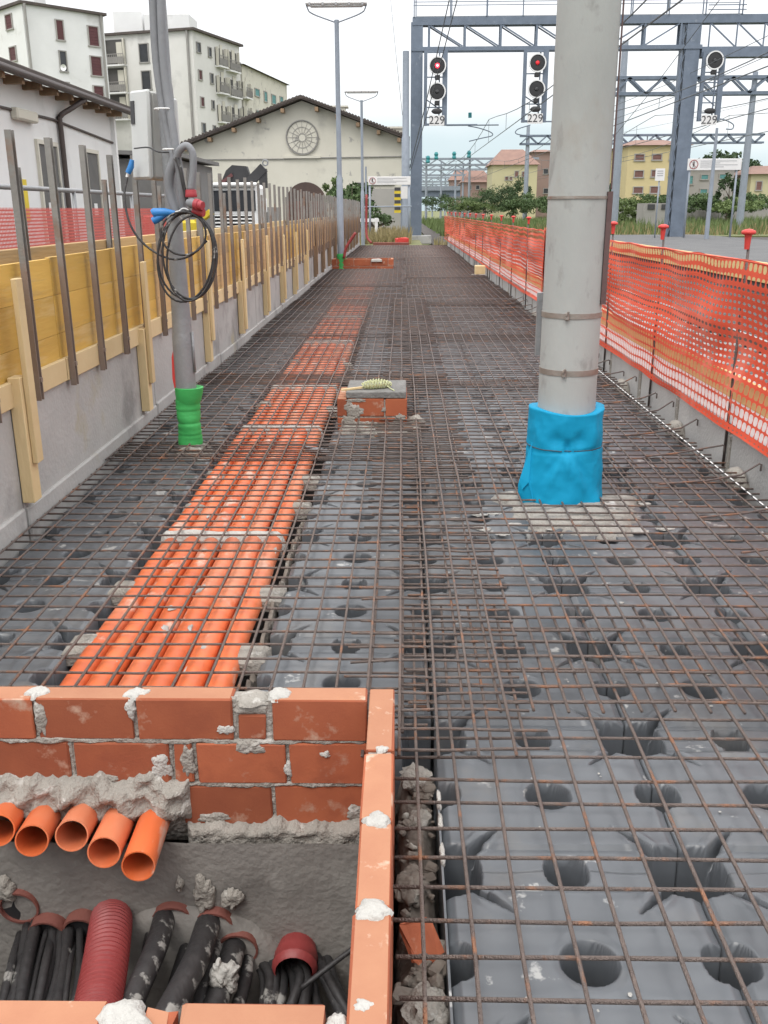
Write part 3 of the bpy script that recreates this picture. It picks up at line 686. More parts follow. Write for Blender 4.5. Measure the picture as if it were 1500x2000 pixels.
def hollow(a, b, r, th, n=24):
    a, b = Vector(a), Vector(b); d = (b-a).normalized(); u = d.orthogonal().normalized(); v = d.cross(u); mb = MB()
    for p, rr in ((a, r), (b, r), (b, r-th), (a, r-th)):
        for j in range(n):
            q = 2*math.pi*j/n; mb.v.append(tuple(p + (u*math.cos(q)+v*math.sin(q))*rr))
    for k in range(3):
        for j in range(n): mb.f.append((k*n+j, k*n+(j+1) % n, (k+1)*n+(j+1) % n, (k+1)*n+j))
    mb.f.append(tuple(3*n+j for j in range(n))); return mb
ends = [(270, 1692, 1.90, 308, 1570), (203, 1665, 1.935, 240, 1572), (140, 1632, 1.975, 172, 1566), (62, 1642, 1.96, 96, 1568), (-4, 1622, 1.98, 28, 1560)]
en = ['rightmost and longest', 'second from the right', 'middle', 'second from the left', 'leftmost, cut by the picture edge']
for i, (u, v, Y, u2, v2) in enumerate(ends):
    b = at(u, v, Y); a = at(u2, v2, 2.16)
    a.z -= .02
    solo(hollow(a, b, .0415, .0035), 'orange_pipe_end', PVC, f'open orange pipe end poking out of the chamber mortar, {en[i]}', 'pipe', 'orange pipe ends in the chamber', smooth=50, loc=a)
# corrugated duct, cables, duct mouths
def mouth(u, v, d, r, lab):
    p = ad(u, v, d); mb = MB(); t = thing('duct_mouth', lab, 'duct', p, 'clay red duct mouths in the pit')
    part(hollow(p+Vector((0, .06, .01)), p+Vector((0, .022, .006)), r, .006), 'duct_rim', CLAY, t, 50)
    part(MB().lathe([(r-.007, .034), (.001, .036)], p, 18, 'Y'), 'duct_shade_disc', BLACK, t)  # black disc paints in the shade inside the duct
for i, (u, v, r, l) in enumerate([(335, 1822, .062, 'dark red duct mouth with one black cable, right of the corrugated duct'), (412, 1832, .06, 'dark red duct mouth with the thickest black cable'), (462, 1872, .055, 'dark red duct mouth with a mortar lump on its cable'), (85, 1845, .052, 'dark red duct mouth full of thin cables near the left edge'), (152, 1838, .05, 'dark red duct mouth touching the left of the corrugated duct'), (30, 1790, .055, 'dark red duct mouth at the far left of the pit')]):
    mouth(u, v, 2.5, r, l)
pth = smooth_path([ad(218, 1790, 2.56), ad(215, 1815, 2.44), ad(206, 1880, 2.3), ad(192, 1960, 2.17), ad(180, 2030, 2.05)], 34)
solo(MB().tube(pth, .05, 22, rs=[.056 if (i//2) % 2 else .0505 for i in range(len(pth))]), 'corrugated_duct', CORR, 'dark red corrugated duct bending up out of the pit', 'duct', smooth=40, loc=pth[0])
cabs = [([(322, 1790, 2.52), (305, 1850, 2.38), (270, 1930, 2.25), (235, 2010, 2.13)], .03, 'black cable sloping left just right of the corrugated duct'),
        ([(408, 1800, 2.52), (385, 1870, 2.36), (345, 1950, 2.22), (300, 2030, 2.1)], .034, 'thickest black cable in the pit, spotted with mortar'),
        ([(300, 1800, 2.56), (285, 1880, 2.44), (262, 2000, 2.3)], .017, 'slim black cable right behind the corrugated duct'),
        ([(372, 1830, 2.57), (352, 1890, 2.46), (318, 2000, 2.32)], .019, 'slim black cable between the two thick black cables'),
        ([(485, 1860, 2.56), (478, 1920, 2.45), (452, 2000, 2.32)], .018, 'slim black cable right of the mortar lump'),
        ([(428, 1830, 2.55), (405, 1900, 2.42), (385, 1990, 2.3)], .02, 'black cable tucked behind the thickest cable'),
        ([(458, 1850, 2.52), (440, 1910, 2.4), (410, 1990, 2.28)], .031, 'black cable with a big mortar lump')]
for p, r, l in cabs:
    q = smooth_path([ad(*x) for x in p], 6); solo(MB().tube(q, r, 14), 'cable', BLACKR, l, 'cable', 'cables in the pit', smooth=50, loc=q[0])
mbl = MB(); p = ad(440, 1895, 2.38)
for k in range(6): mbl.smear(p+Vector((rnd.uniform(-.02, .02), -.025, rnd.uniform(-.03, .03))), (1, 0, 0), (0, .5, .87), .05, .06, .02, k+40, .7)
solo(mbl, 'mortar_lump', MORTARW, 'pale mortar lump sitting on a black cable in the pit', 'mortar', smooth=60, loc=p)
thin = thing('cable_bundle', 'thin black cables fanning out of the left duct mouths', 'cables', ad(80, 1950, 2.3), 'bundles of thin cables')
for k in range(17):
    u = 8+k*10.5+rnd.uniform(-6, 6); p = [ad(u*.75+30, 1800+rnd.uniform(0, 40), 2.54), ad(u*.85+8+rnd.uniform(-9, 9), 1890, 2.4+rnd.uniform(-.03, .04)), ad(u*.9-18+rnd.uniform(-8, 8), 2000, 2.22)]
    part(MB().tube(smooth_path(p, 5), rnd.uniform(.008, .018), 8), 'thin_cable', BLACKR, thin, True)
thin = thing('cable_bundle', 'thin black cables fanning out below the brown collar at the pit\'s right', 'cables', ad(560, 1930, 2.4), 'bundles of thin cables')
for k in range(16):
    p = [ad(490+k*10+rnd.uniform(-9, 9), 1855+rnd.uniform(-10, 20), 2.6), ad(505+k*10+rnd.uniform(-16, 16), 1910, 2.5+rnd.uniform(-.04, .04)), ad(480+k*14+rnd.uniform(-30, 30), 2000, 2.36)]
    part(MB().tube(smooth_path(p, 5), rnd.uniform(.009, .016), 8), 'thin_cable', BLACKR, thin, True)
p = ad(578, 1872, 2.52)
solo(MB().lathe([(.05, .05), (.056, .02), (.06, 0), (.055, -.02), (.062, -.03), (.056, -.045), (.05, -.05)], p, 18, 'Y', caps=False), 'broken_duct', CORR, 'broken stub of red duct over thin cables at the pit\'s right', 'duct', smooth=50, loc=p)
q = smooth_path([ad(700, 1845, 2.45), ad(640, 1890, 2.42), ad(588, 1930, 2.4)], 6)
solo(MB().tube(q, .007, 8), 'wire', BLACKR, 'single stiff black wire crossing the pit\'s right corner', 'wire', smooth=True, loc=q[0])
# rubble trench between chamber and dome modules
strip('mortar_rubble', -.017, .09, .75, 2.28, -.2, -.09, 5, 'dark mortar rubble trench between the brick chamber and dome modules', EARTH, 'rubble', rg=.5)
t = thing('rubble_grit', 'loose grit and mortar bits lying in the rubble trench', 'rubble', (.04, 1.5, -.1)); t['kind'] = 'stuff'
mb = MB()
for k in range(120):
    s_ = rnd.choice((.008, .012, .016, .024, .035)); mb.box((rnd.uniform(-.005, .08), rnd.uniform(.85, 2.2), -.085+rnd.uniform(-.01, .012)), (s_, s_*rnd.uniform(.6, 1.5), s_*.7), mtx=Matrix.Rotation(rnd.uniform(0, 6), 3, 'Z') @ Matrix.Rotation(rnd.uniform(-.6, .6), 3, 'X'), ch=s_*.2, jit=s_*.1)
part(mb, 'grit', EARTH, t, False, 'stuff')
strip('mortar_rubble', -1.6, -.02, 2.195, 2.27, -.2, -.055, 9, 'mortar fillet behind the brick chamber\'s back wall', MORTAR, 'rubble')
for k, (u, v, d, m_, l) in enumerate([(805, 1735, .085, EARTH, 'round grey rubble lump beside the chamber wall'), (812, 1520, .09, MORTAR, 'grey mortar chunk at the far end of the rubble trench'), (822, 1600, .06, MORTAR, 'small grey mortar chunk in the rubble trench'), (830, 1975, .1, MORTAR, 'flat grey mortar chunk at the picture\'s lower edge')]):
    p = onz(u, v, -.08); solo(MB().blob(p, (d*.9, d*1.2, d*.55), k+70, .5, 16, 4), 'rubble_lump', m_, l, 'rubble', 'rubble lumps in the trench', smooth=60, loc=p)
p = onz(822, 1838, -.06); solo(MB().box(p, (.06, .09, .022), rz=.35, mtx=Matrix.Rotation(.35, 3, 'Z') @ Matrix.Rotation(.4, 3, 'X'), ch=.006, jit=.008), 'brick_fragment', BRICK, 'broken piece of red brick in the rubble trench', 'brick', loc=p)
for k in range(16):
    y = 1.0+rnd.uniform(0, 1.3); mbk = None
t = thing('plastic_edge', 'black plastic edging strip with white mortar spots along the dome modules', 'edging', (.1, 1.5, -.1))
part(MB().b2(.091, .096, .7, 2.06, -.3, -.03), 'edge_strip', PLAST, t)
mb = MB()
for k in range(22): 
    y = rnd.choice((1.15, 1.25, 1.8, 1.95, 2.0))+rnd.uniform(-.06, .06); mb.blob((.095, y, -.032), (.012, rnd.uniform(.02, .06), .016), k, .5, 8)
part(mb, 'mortar_spots', MORTARW, t, 60, 'stuff')
# mortar crumbs lying on the plastic
t = thing('mortar_crumbs', 'white mortar crumbs scattered on the grey dome modules in front', 'mortar crumbs', (.6, 1.8, -.03)); t['kind'] = 'stuff'
mb = MB()
for k in range(130):
    x, y = rnd.uniform(.12, 1.7), 1.0+abs(rnd.gauss(0, 1.6))
    if min(abs((x-.096+.28) % .56-.28), abs((y-.656+.28) % .56-.28)) < .12 or math.hypot((x-.376+.28) % .56-.28, (y-.376+.28) % .56-.28) < .1: continue
    s_ = rnd.choice((.005, .006, .007, .013)); mb.blob((x, y, ZD+.0), (s_*rnd.uniform(.8, 1.8), s_*rnd.uniform(.8, 1.8), s_*.5), k, .6, 6)
o = part(mb, 'crumbs', MORTARW, t, False, 'stuff')
for k in range(14):
    pass

mb = MB()
for k in range(34):
    i_ = rnd.choice((0, 1, 2, 3, 4, 4, 5)); y = 2.3+abs(rnd.gauss(0, 1.1)); 
    if k < 9: i_, y = 4, 2.32+k*.045
    a = rnd.uniform(-.6, .9); U_ = Vector((math.cos(a), 0, -math.sin(a))); p = Vector((PX[i_], y, -.063))+Vector((math.sin(a), 0, math.cos(a)))*.0425
    mb.smear(p, U_, (0, 1, 0), rnd.uniform(.012, .035), rnd.uniform(.02, .09), .003, k, .8, 24, 4)
solo(mb, 'mortar_film', MORTARW, 'white mortar film smeared on the near ends of the orange pipes', 'mortar', kind='stuff', smooth=True)

strip('mortar_fillet', -.515, -.475, 2.3, 4.6, -.16, -.075, 95, 'dark mortar fillet in the gap right of the orange pipes', EARTH, 'mortar', rg=.6)

# ------------------------------------------------------------------ small brick box with slab, far brick box
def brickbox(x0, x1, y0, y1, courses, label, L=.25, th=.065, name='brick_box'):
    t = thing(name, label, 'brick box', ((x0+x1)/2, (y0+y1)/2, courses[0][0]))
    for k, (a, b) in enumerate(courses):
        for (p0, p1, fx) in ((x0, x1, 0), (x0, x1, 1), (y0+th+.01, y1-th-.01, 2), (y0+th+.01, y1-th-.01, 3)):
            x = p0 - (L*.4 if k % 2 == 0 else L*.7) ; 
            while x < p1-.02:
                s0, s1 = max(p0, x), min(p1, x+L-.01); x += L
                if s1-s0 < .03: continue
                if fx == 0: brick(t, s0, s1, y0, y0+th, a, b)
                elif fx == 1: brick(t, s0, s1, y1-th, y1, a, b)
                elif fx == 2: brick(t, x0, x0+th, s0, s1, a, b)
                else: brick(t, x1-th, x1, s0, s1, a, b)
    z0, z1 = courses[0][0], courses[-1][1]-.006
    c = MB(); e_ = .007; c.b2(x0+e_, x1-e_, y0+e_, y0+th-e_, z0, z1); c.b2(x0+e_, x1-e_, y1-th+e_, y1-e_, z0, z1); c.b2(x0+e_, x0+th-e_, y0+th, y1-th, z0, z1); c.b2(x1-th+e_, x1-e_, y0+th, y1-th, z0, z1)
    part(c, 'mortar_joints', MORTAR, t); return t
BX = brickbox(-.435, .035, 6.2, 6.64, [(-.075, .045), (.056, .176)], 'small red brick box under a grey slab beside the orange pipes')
mbs = MB()
for k, (x, z, w_, h_) in enumerate([(-.33, .1, .12, .1), (-.25, -.01, .2, .08), (-.06, -.02, .22, .1), (-.36, .02, .1, .08), (-.12, .1, .03, .03), (.0, .05, .06, .05), (-.3, .165, .12, .02)]): mbs.smear((x, 6.199, z), (1, 0, 0), (0, 0, 1), w_, h_, .004, k+50, .8)
part(mbs, 'mortar_smear', MORTAR, BX, 60)
strip('mortar_patch', -.43, .14, 6.06, 6.2, -.05, .0, 81, 'grey mortar patch at the foot of the small brick box')
solo(MB().blob((.1, 6.25, 0), (.14, .12, .09), 5, .5, 14, 3), 'mortar_lump', MORTAR, 'grey mortar lump against the right side of the small brick box', 'mortar', smooth=60, loc=(.1, 6.25, 0))
solo(MB().b2(-.375, .03, 6.2, 6.66, .178, .222, ch=.006, jit=.002), 'concrete_slab', CASTLE, 'grey concrete slab lying on the small brick box', 'slab', loc=(-.17, 6.4, .178))
t = thing('twine_stick', 'pale stick wound with greenish twine lying on the slab', 'twine', (-.2, 6.3, .23))
part(MB().bar((-.41, 6.26, .225), (-.1, 6.36, .245), .02, .012), 'stick', PINE, t)
TW = mat('twine', (.6, .62, .38), (.48, .5, .28), 12, .9)
pts = []
for i in range(330):
    a = i*.55; k = i/330; rr = .012+.03*math.sin(math.pi*min(1, k*1.05))**.7*(.8+.2*math.sin(i*.21))
    pts.append((-.27+.2*k+.004*math.sin(i*1.3), 6.3+.06*k+rr*math.cos(a), .242+.006+max(-.02, rr*math.sin(a))))
part(MB().tube(pts, .0035, 4), 'twine_winding', TW, t, True)
part(MB().tube(smooth_path([(-.1, 6.33, .24), (-.07, 6.27, .23), (-.05, 6.22, .228)], 4), .004, 5), 'loose_end', TW, t)
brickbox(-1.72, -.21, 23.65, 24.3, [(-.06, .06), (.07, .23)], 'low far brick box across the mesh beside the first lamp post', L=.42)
strip('mortar_patch', -.75, -.5, 23.62, 23.75, .22, .24, 90, 'pale mortar patch on the far brick box', MORTARW)

# ------------------------------------------------------------------ concrete pole with blue foam
PC = (.812, 4.55)
t = thing('concrete_pole', 'thick round concrete pole with steel bands standing in the mesh', 'pole', (PC[0], PC[1], 0))
part(MB().lathe([(.141, -.3), (.141, .3), (.1395, .6), (.1385, 1.0), (.1375, 1.5), (.1368, 1.93), (.1378, 1.94), (.137, 2.4), (.135, 3.2), (.13, 4.5)], (PC[0], PC[1], 0), 40, fn=lambda a, z, r: r+.0008*math.sin(a*5+z*7)), 'shaft', CONCP, t, 60)
STEELB = mat('steel_band', (.34, .31, .28), (.26, .22, .19), 9, .5, .1, 50, ((.33, .16, .12), .6, 4, .1), metal=.5)
for z, h_ in ((1.435, .012), (.91, .024), (.643, .026)):
    b = part(MB().lathe([(.139, z-h_/2), (.1425, z-h_/2), (.1425, z+h_/2), (.139, z+h_/2)], (PC[0], PC[1], 0), 40), 'steel_band', STEELB, t, 50)
    if z < 1.2:
        a = R(-108); p = Vector((PC[0]+.147*math.cos(a), PC[1]+.147*math.sin(a), z)); c = MB(); c.box(p, (.02, .02, .034), rz=a, ch=.003); c.tube([p+Vector((-.004, -.008, .004)), p+Vector((.004, -.014, .024))], .006, 8)
        part(c, 'buckle', STEELB, b)
BROWN = mat('brown_angle', (.12, .07, .065), (.085, .05, .05), 8, .6, .1, 40)
p = at(1183, 480, 4.5)
part(MB().b2(p.x-.012, p.x+.012, 4.47, 4.5, .96, 1.46).b2(p.x+.009, p.x+.014, 4.5, 4.54, .962, 1.458), 'angle_strip', BROWN, t)
p = at(1054, 640, 4.66)
part(MB().b2(p.x-.02, p.x+.012, 4.63, 4.66, .7, 1.0), 'angle_strip', GALV, t)
part(MB().b2(.948, .955, 4.5, 4.506, 1.47, 2.6), 'thin_wire', BROWN, t)
FO = thing('blue_foam_wrap', 'bright blue foam sheet tied round the foot of the concrete pole', 'foam wrap', (PC[0], PC[1], 0))
mb = MB(); n = 96; k = 60
HD = R(-95)
def foam(a, z):
    da = (a-HD+math.pi) % (2*math.pi) - math.pi
    lo = min(1, max(0, (.27-z)/.27)); z0 = .268+.012*math.sin(da*1.5)
    r = .184 + .016*lo**.8
    r -= .006*math.exp(-((z-z0)/.006)**2)*(.5+.5*math.exp(-(da/.8)**2))
    r -= .03*math.exp(-(da/.08)**2)*math.exp(-((z-.29)/.035)**2)           # pinch
    for s_ in (-1, 1):
        r -= .019*math.exp(-((da-s_*.32)/.2)**2)*math.exp(-((z-.325)/.04)**2)   # hollows above the tie
        r += .009*math.exp(-((da-s_*.75)/.3)**2)*math.exp(-((z-.33)/.06)**2)
        c_ = s_*(.1+1.9*max(0, .26-z)); r += .013*math.exp(-((da-c_)/.09)**2)*math.exp(-((z-.15)/.08)**2)*(z < .3)
        r -= .008*math.exp(-((da-s_*(.2+3.0*max(0, .26-z)))/.07)**2)*math.exp(-((z-.2)/.05)**2)*(z < .27)
    r += .014*math.exp(-((da-.02-.3*(.2-z))/.045)**2)*math.exp(-((z-.2)/.06)**2)
    r += .028*math.exp(-((da-.85)/.2)**2)*math.exp(-((z-.0)/.07)**2) + .045*math.exp(-((da+1.2)/.2)**2)*math.exp(-((z-.06)/.09)**2)
    r += .006*mnoise.fractal(Vector((math.cos(a)*3, math.sin(a)*3, z*9)), .8, 2, 3)
    return max(r, .147)
for i in range(k+1):
    for j in range(n):
        a = 2*math.pi*j/n; da = (a-HD+math.pi) % (2*math.pi)-math.pi
        zb = -.012+.014*math.sin(a*3)+.02*mnoise.noise(Vector((a*2.2, 0, 3))) - .03*math.exp(-((da-.1)/.14)**2)+.02*math.exp(-((da-.3)/.08)**2)+.015*math.exp(-((da+.45)/.1)**2); zt = .458+.008*math.sin(a*2+1)
        z = zb+(zt-zb)*i/k; r = foam(a, z); mb.v.append((PC[0]+r*math.cos(a), PC[1]+r*math.sin(a), z))
for i in range(k):
    for j in range(n): mb.f.append((i*n+j, i*n+(j+1) % n, (i+1)*n+(j+1) % n, (i+1)*n+j))
o = len(mb.v)
for j in range(n):
    a = 2*math.pi*j/n; mb.v.append((PC[0]+.14*math.cos(a), PC[1]+.14*math.sin(a), .452+.008*math.sin(a*2+1)))
for j in range(n): mb.f.append((k*n+j, k*n+(j+1) % n, o+(j+1) % n, o+j))
part(mb, 'foam_sheet', BLUEF, FO, True)
mb = MB(); pts = []
for j in range(49):
    a = 2*math.pi*j/48; pts.append((PC[0]+(foam(a, .275)+.001)*math.cos(a), PC[1]+(foam(a, .275)+.001)*math.sin(a), .275))
part(MB().tube(pts, .0022, 5, False), 'tie_wire', INK, FO)
# flap on the left
part(MB().poly([(PC[0]-.17, 4.48, .3), (PC[0]-.225, 4.46, .12), (PC[0]-.215, 4.45, .06), (PC[0]-.185, 4.44, .1), (PC[0]-.16, 4.43, .0), (PC[0]-.15, 4.47, .02)], (.012, .02, .0)), 'foam_flap', BLUEF, FO)
def disc(name, c, r, h, seed, m, label, amp=.3, cat='mortar', sx=1.0, sy=1.0):
    mb = MB(); n = 40; k = 9
    for i in range(k+1):
        for j in range(n):
            a = 2*math.pi*j/n; e = 1+amp*mnoise.fractal(Vector((math.cos(a)*1.6, math.sin(a)*1.6, seed)), 1, 2, 4); q = i/k
            x, y = c[0]+r*q*e*math.cos(a)*sx, c[1]+r*q*e*math.sin(a)*sy
            z = c[2]+h*(1-q**2.2)*(1+.35*mnoise.fractal(Vector((x*9, y*9, seed)), 1, 2, 4)) - (.03 if i == k else 0)
            mb.v.append((x, y, z))
    for i in range(k):
        for j in range(n): mb.f.append((i*n+j, (i+1)*n+j, (i+1)*n+(j+1) % n, i*n+(j+1) % n))
    return solo(mb, name, m, label, cat, smooth=60, loc=c)
MTAN = mat('tan_mortar', (.35, .33, .3), (.26, .245, .22), 10, .95, .9, 40, ((.55, .53, .5), .63, 8, .05))
disc('mortar_collar', (.85, 4.45, -.034), .33, .052, 3, MTAN, 'tan mortar collar spread round the blue foam', amp=.55, sx=1.1, sy=.95)
disc('mortar_collar', (-1.29, 5.58, -.02), .13, .045, 8, MORTAR, 'grey mortar collar round the green foam')
mb = MB()
for k in range(26):
    a = rnd.uniform(math.pi, 2*math.pi+.6); r = rnd.uniform(.32, .6); s_ = rnd.uniform(.012, .05)
    mb.blob((.84+r*math.cos(a)*1.2, 4.42+r*math.sin(a)*.75, -.036), (s_*1.6, s_, .007), k, .7, 10, 4)
solo(mb, 'mortar_splashes', MORTARW, 'white mortar splashes on the modules in front of the blue foam', 'mortar splashes', kind='stuff', smooth=60)

# ------------------------------------------------------------------ left steel pole with green foam, boxes, cables
LP = (-1.31, 5.6)
t = thing('lighting_pole', 'grey steel pole in green foam carrying cables and an electrical box', 'pole', (LP[0], LP[1], 0))
part(MB().lathe([(.062, -.2), (.062, .6), (.061, .67), (.0585, .69), (.0575, .7), (.046, 1.2), (.0445, 1.75), (.044, 2.02), (.0395, 2.06), (.038, 2.6), (.036, 3.6), (.035, 4.4)], (LP[0], LP[1], 0), 24), 'shaft', GALV, t, 50)
part(MB().tube([(LP[0]+.064, LP[1]-.02, .46), (LP[0]+.064, LP[1]-.02, .7)], .008, 8), 'hatch_rod', GALV, t, True)
part(MB().poly([(LP[0]-.062, LP[1]-.02, .33), (LP[0]-.075, LP[1]-.02, .42), (LP[0]-.07, LP[1]-.02, .55), (LP[0]-.05, LP[1]-.02, .62), (LP[0]-.05, LP[1]-.02, .33)], (0, .01, 0)), 'red_strap', REDP, t)
GF = thing('green_foam_wrap', 'bright green foam tape wound round the foot of the steel pole', 'foam wrap', (LP[0], LP[1], 0))
prof = []
for i in range(41):
    z = .012+i*.3/40; prof.append((.069+.001*math.sin(i*.9)+(.0025 if (i % 10) < 8 else -.001), z))
part(MB().lathe(prof, (LP[0]+.004, LP[1], 0), 28, fn=lambda a, z, r: r+.003*math.sin(a*2+z*30)), 'foam_tape', GREENF, GF, 60)
part(MB().lathe([(.068, .27), (.074, .285), (.083, .33), (.086, .365), (.072, .368), (.062, .36)], (LP[0]+.01, LP[1], 0), 28, fn=lambda a, z, r: r+.008*math.sin(a+1)*((z-.27)/.09)), 'foam_collar', GREENF, GF, 60)
EB = thing('electrical_box', 'pale grey electrical box strapped to the back of the steel pole', 'electrical box', at(300, 270, 5.72))
BOXM = mat('box_grey', (.55, .56, .55), (.5, .51, .5), 5, .5, .05, 30)
BOXS = mat('box_side', (.46, .46, .44), (.42, .42, .4), 4, .6, .05, 30)
c = at(305, 268, 5.72); rm = Matrix.Rotation(R(52), 3, 'Z') @ Matrix.Rotation(R(3), 3, 'Y')
part(MB().box(c, (.17, .16, .46), mtx=rm, ch=.012), 'box_body', BOXS, EB, 40)
d_ = rm @ Vector((-.1, 0, 0)); bl = part(MB().box(c+d_, (.03, .17, .47), mtx=rm, ch=.012), 'box_lid', BOXM, EB, 40)
c2 = at(338, 270, 5.74); part(MB().box(c2, (.07, .05, .42), ch=.01), 'box_flange', BOXM, EB, 40)
for (yy, zz) in ((-.083, .1), (-.083, -.02), (-.083, -.13), (-.083, .18)):
    p = c + rm @ Vector((-.02, yy, zz)); part(MB().lathe([(.014, 0), (.014, -.006), (.01, -.007)], p, 10, 'Y'), 'knockout', INKG, EB)
q = c + d_ + rm @ Vector((-.016, .05, .12)); part(MB().box(q, (.012, .03, .12), mtx=rm), 'handle', INK, bl)
CF = thing('cable_conduits', 'grey flexible conduits running down the steel pole and looping right', 'conduit', at(330, 350, 5.5))
p1 = smooth_path([at(296, -60, 5.53), at(300, 0, 5.53), at(306, 110, 5.53), at(318, 200, 5.52), at(334, 280, 5.5), at(340, 310, 5.48), at(332, 340, 5.49), at(332, 375, 5.5), at(346, 420, 5.5)], 6)
part(MB().tube(p1, .027, 12), 'conduit', CONDUIT, CF, True)
p2 = smooth_path([at(314, -60, 5.5), at(314, 0, 5.5), at(318, 100, 5.5), at(326, 180, 5.49), at(336, 240, 5.47), at(344, 295, 5.46), at(350, 330, 5.47), at(356, 380, 5.48), at(360, 415, 5.5)], 6)
part(MB().tube(p2, .022, 12), 'conduit', CONDUIT, CF, True)
p3 = smooth_path([at(344, 312, 5.44), at(352, 292, 5.42), at(365, 285, 5.42), at(376, 300, 5.42), at(377, 335, 5.42), at(372, 372, 5.42)], 6)
part(MB().tube(p3, .02, 12), 'conduit', CONDUIT, CF, True)
p4 = smooth_path([at(343, 300, 5.43), at(352, 330, 5.41), at(358, 360, 5.41), at(366, 395, 5.42)], 6); part(MB().tube(p4, .011, 8), 'black_lead', BLACKR, CF, True)
for (u, v, w_) in ((320, 213, .05), (338, 292, .055)):
    p = at(u, v, 5.49); part(MB().tube(arc(p, w_, 0, 2*math.pi, 20, 'XY', w_*.9), .004, 6, False), 'cable_tie', WHITEP, CF)
REDD_P = mat('dark_red_plastic', (.4, .045, .055), (.32, .035, .045), 5, .5)
SK = thing('red_socket', 'red industrial plug and socket hanging on the steel pole', 'plug', at(375, 395, 5.42))
p = at(373, 378, 5.42); q = at(377, 388, 5.4)
part(MB().lathe([(.03, .02), (.032, .0), (.034, -.015), (.03, -.02)], p, 14), 'ring_collar', REDD_P, SK, 50)
q0, q1 = at(366, 395, 5.4), at(396, 402, 5.36)
dq = (q1-q0)
part(MB().tube([q0, q0+dq*.25, q0+dq*.5], .03, 14, rs=[.017, .027, .025]), 'grey_body', CONDUIT, SK, 50)
part(MB().tube([q0+dq*.5, q0+dq*.52, q0+dq*.75, q0+dq*.78, q0+dq], .03, 14, rs=[.025, .03, .03, .025, .023]), 'red_body', REDD_P, SK, 50)
part(MB().tube([at(378, 412, 5.42), at(398, 416, 5.4)], .022, 12), 'second_plug', REDD_P, SK, 50)
BPT = thing('blue_plug', 'blue industrial plug hanging left of the steel pole', 'plug', at(318, 420, 5.42))
part(MB().tube([at(342, 416, 5.42), at(330, 415, 5.42), at(322, 415, 5.42), at(300, 416, 5.42), at(298, 417, 5.42)], .02, 14, rs=[.012, .018, .024, .026, .022]), 'plug_body', BLUEP, BPT, 50)
part(MB().tube([at(322, 419, 5.42), at(306, 428, 5.42), at(299, 432, 5.42)], .02, 12, rs=[.016, .022, .02]), 'plug_cover', BLUEP, BPT, 50)
part(MB().tube([at(342, 416, 5.42), at(352, 414, 5.42)], .009, 8), 'gland', WHITEP, BPT)
BP2 = thing('blue_plug', 'small blue plug under the left edge of the electrical box', 'plug', at(256, 335, 5.6))
part(MB().tube([at(258, 312, 5.6), at(256, 325, 5.6), at(250, 338, 5.6)], .018, 10, rs=[.012, .018, .016]), 'plug_body', BLUEP, BP2, 50)
part(MB().tube([at(250, 338, 5.6), at(248, 346, 5.6)], .009, 8), 'gland', WHITEP, BP2)
CC = thing('cable_coil', 'coil of black cable hung in loops on the steel pole', 'cable', at(365, 500, 5.42))
for k, (cx, cy, rx, ry_, tw) in enumerate([(366, 500, 58, 84, 0), (362, 502, 54, 88, .1), (370, 498, 52, 86, -.08), (372, 505, 46, 83, .06), (358, 456, 44, 42, .2)]):
    pts = []
    for i in range(37):
        a = math.pi/2+2*math.pi*i/36; x = rx*math.cos(a); y = -ry_*math.sin(a)
        pts.append(at(cx+x*math.cos(tw)-y*math.sin(tw), cy+y*math.cos(tw)+x*math.sin(tw), 5.46-.012*k-.03*abs(math.sin(a*.5))))
    part(MB().tube(pts, .0062, 7), 'cable_loop', BLACKR, CC, True)
part(MB().tube(smooth_path([at(249, 345, 5.6), at(243, 385, 5.55), at(255, 440, 5.5), at(285, 480, 5.48), at(330, 505, 5.45), at(370, 500, 5.43), at(404, 470, 5.43)], 6), .0065, 7), 'hanging_lead', BLACKR, CC, True)
part(MB().tube(arc(at(360, 418, 5.43), .03, 0, 2*math.pi, 16), .004, 6, False), 'cable_tie', WHITEP, CC)
p5 = smooth_path([at(262, 290, 5.55), at(290, 288, 5.52), at(310, 297, 5.48), at(345, 297, 5.47)], 5)
part(MB().tube(p5, .004, 6), 'tie_strap', INK, EB)

# ------------------------------------------------------------------ platform lamps, gantry, signals
def lamp(x, y, h, label):
    t = thing('platform_lamp', label, 'lamp post', (x, y, 0), 'platform lamp posts')
    part(MB().lathe([(.085, -.2), (.085, .02), (.075, 2.1), (.062, 2.14), (.06, 2.2), (.052, h), (.055, h+.02), (.055, h+.08)], (x, y, 0), 16), 'shaft', MASTG, t, 50)
    br = MB()
    for s_ in (-1, 1):
        p = [(x, y, h+.02), (x+s_*.45, y, h+.17), (x+s_*.6, y, h+.24), (x+s_*.64, y, h+.28), (x+s_*.69, y, h+.4)]
        br.tube(smooth_path(p, 3), .015, 6)
    part(br, 'bracket', MASTG, t, True)
    hd = part(MB().box((x, y, h+.41), (1.4, .3, .06), ch=.02).box((x, y, h+.465), (1.05, .2, .05), ch=.02), 'luminaire', SIGNW, t)
    part(MB().box((x, y, h+.365), (1.2, .22, .03), ch=.01), 'diffuser', WHITEP, hd)
    for q in (-.6, -.3, 0, .3, .6): part(MB().box((x+q, y-.155, h+.39), (.04, .02, .06)), 'clip', INKG, hd)
lamp(-1.5, 23.75, 5.44, 'nearer tall grey platform lamp rising from green foam by the far brick box')
lamp(-1.68, 42.0, 5.62, 'farther grey platform lamp at the end of the formwork')
GF2 = thing('green_foam_wrap', 'green foam wrapped round the foot of the nearer platform lamp', 'foam wrap', (-1.5, 23.75, 0))
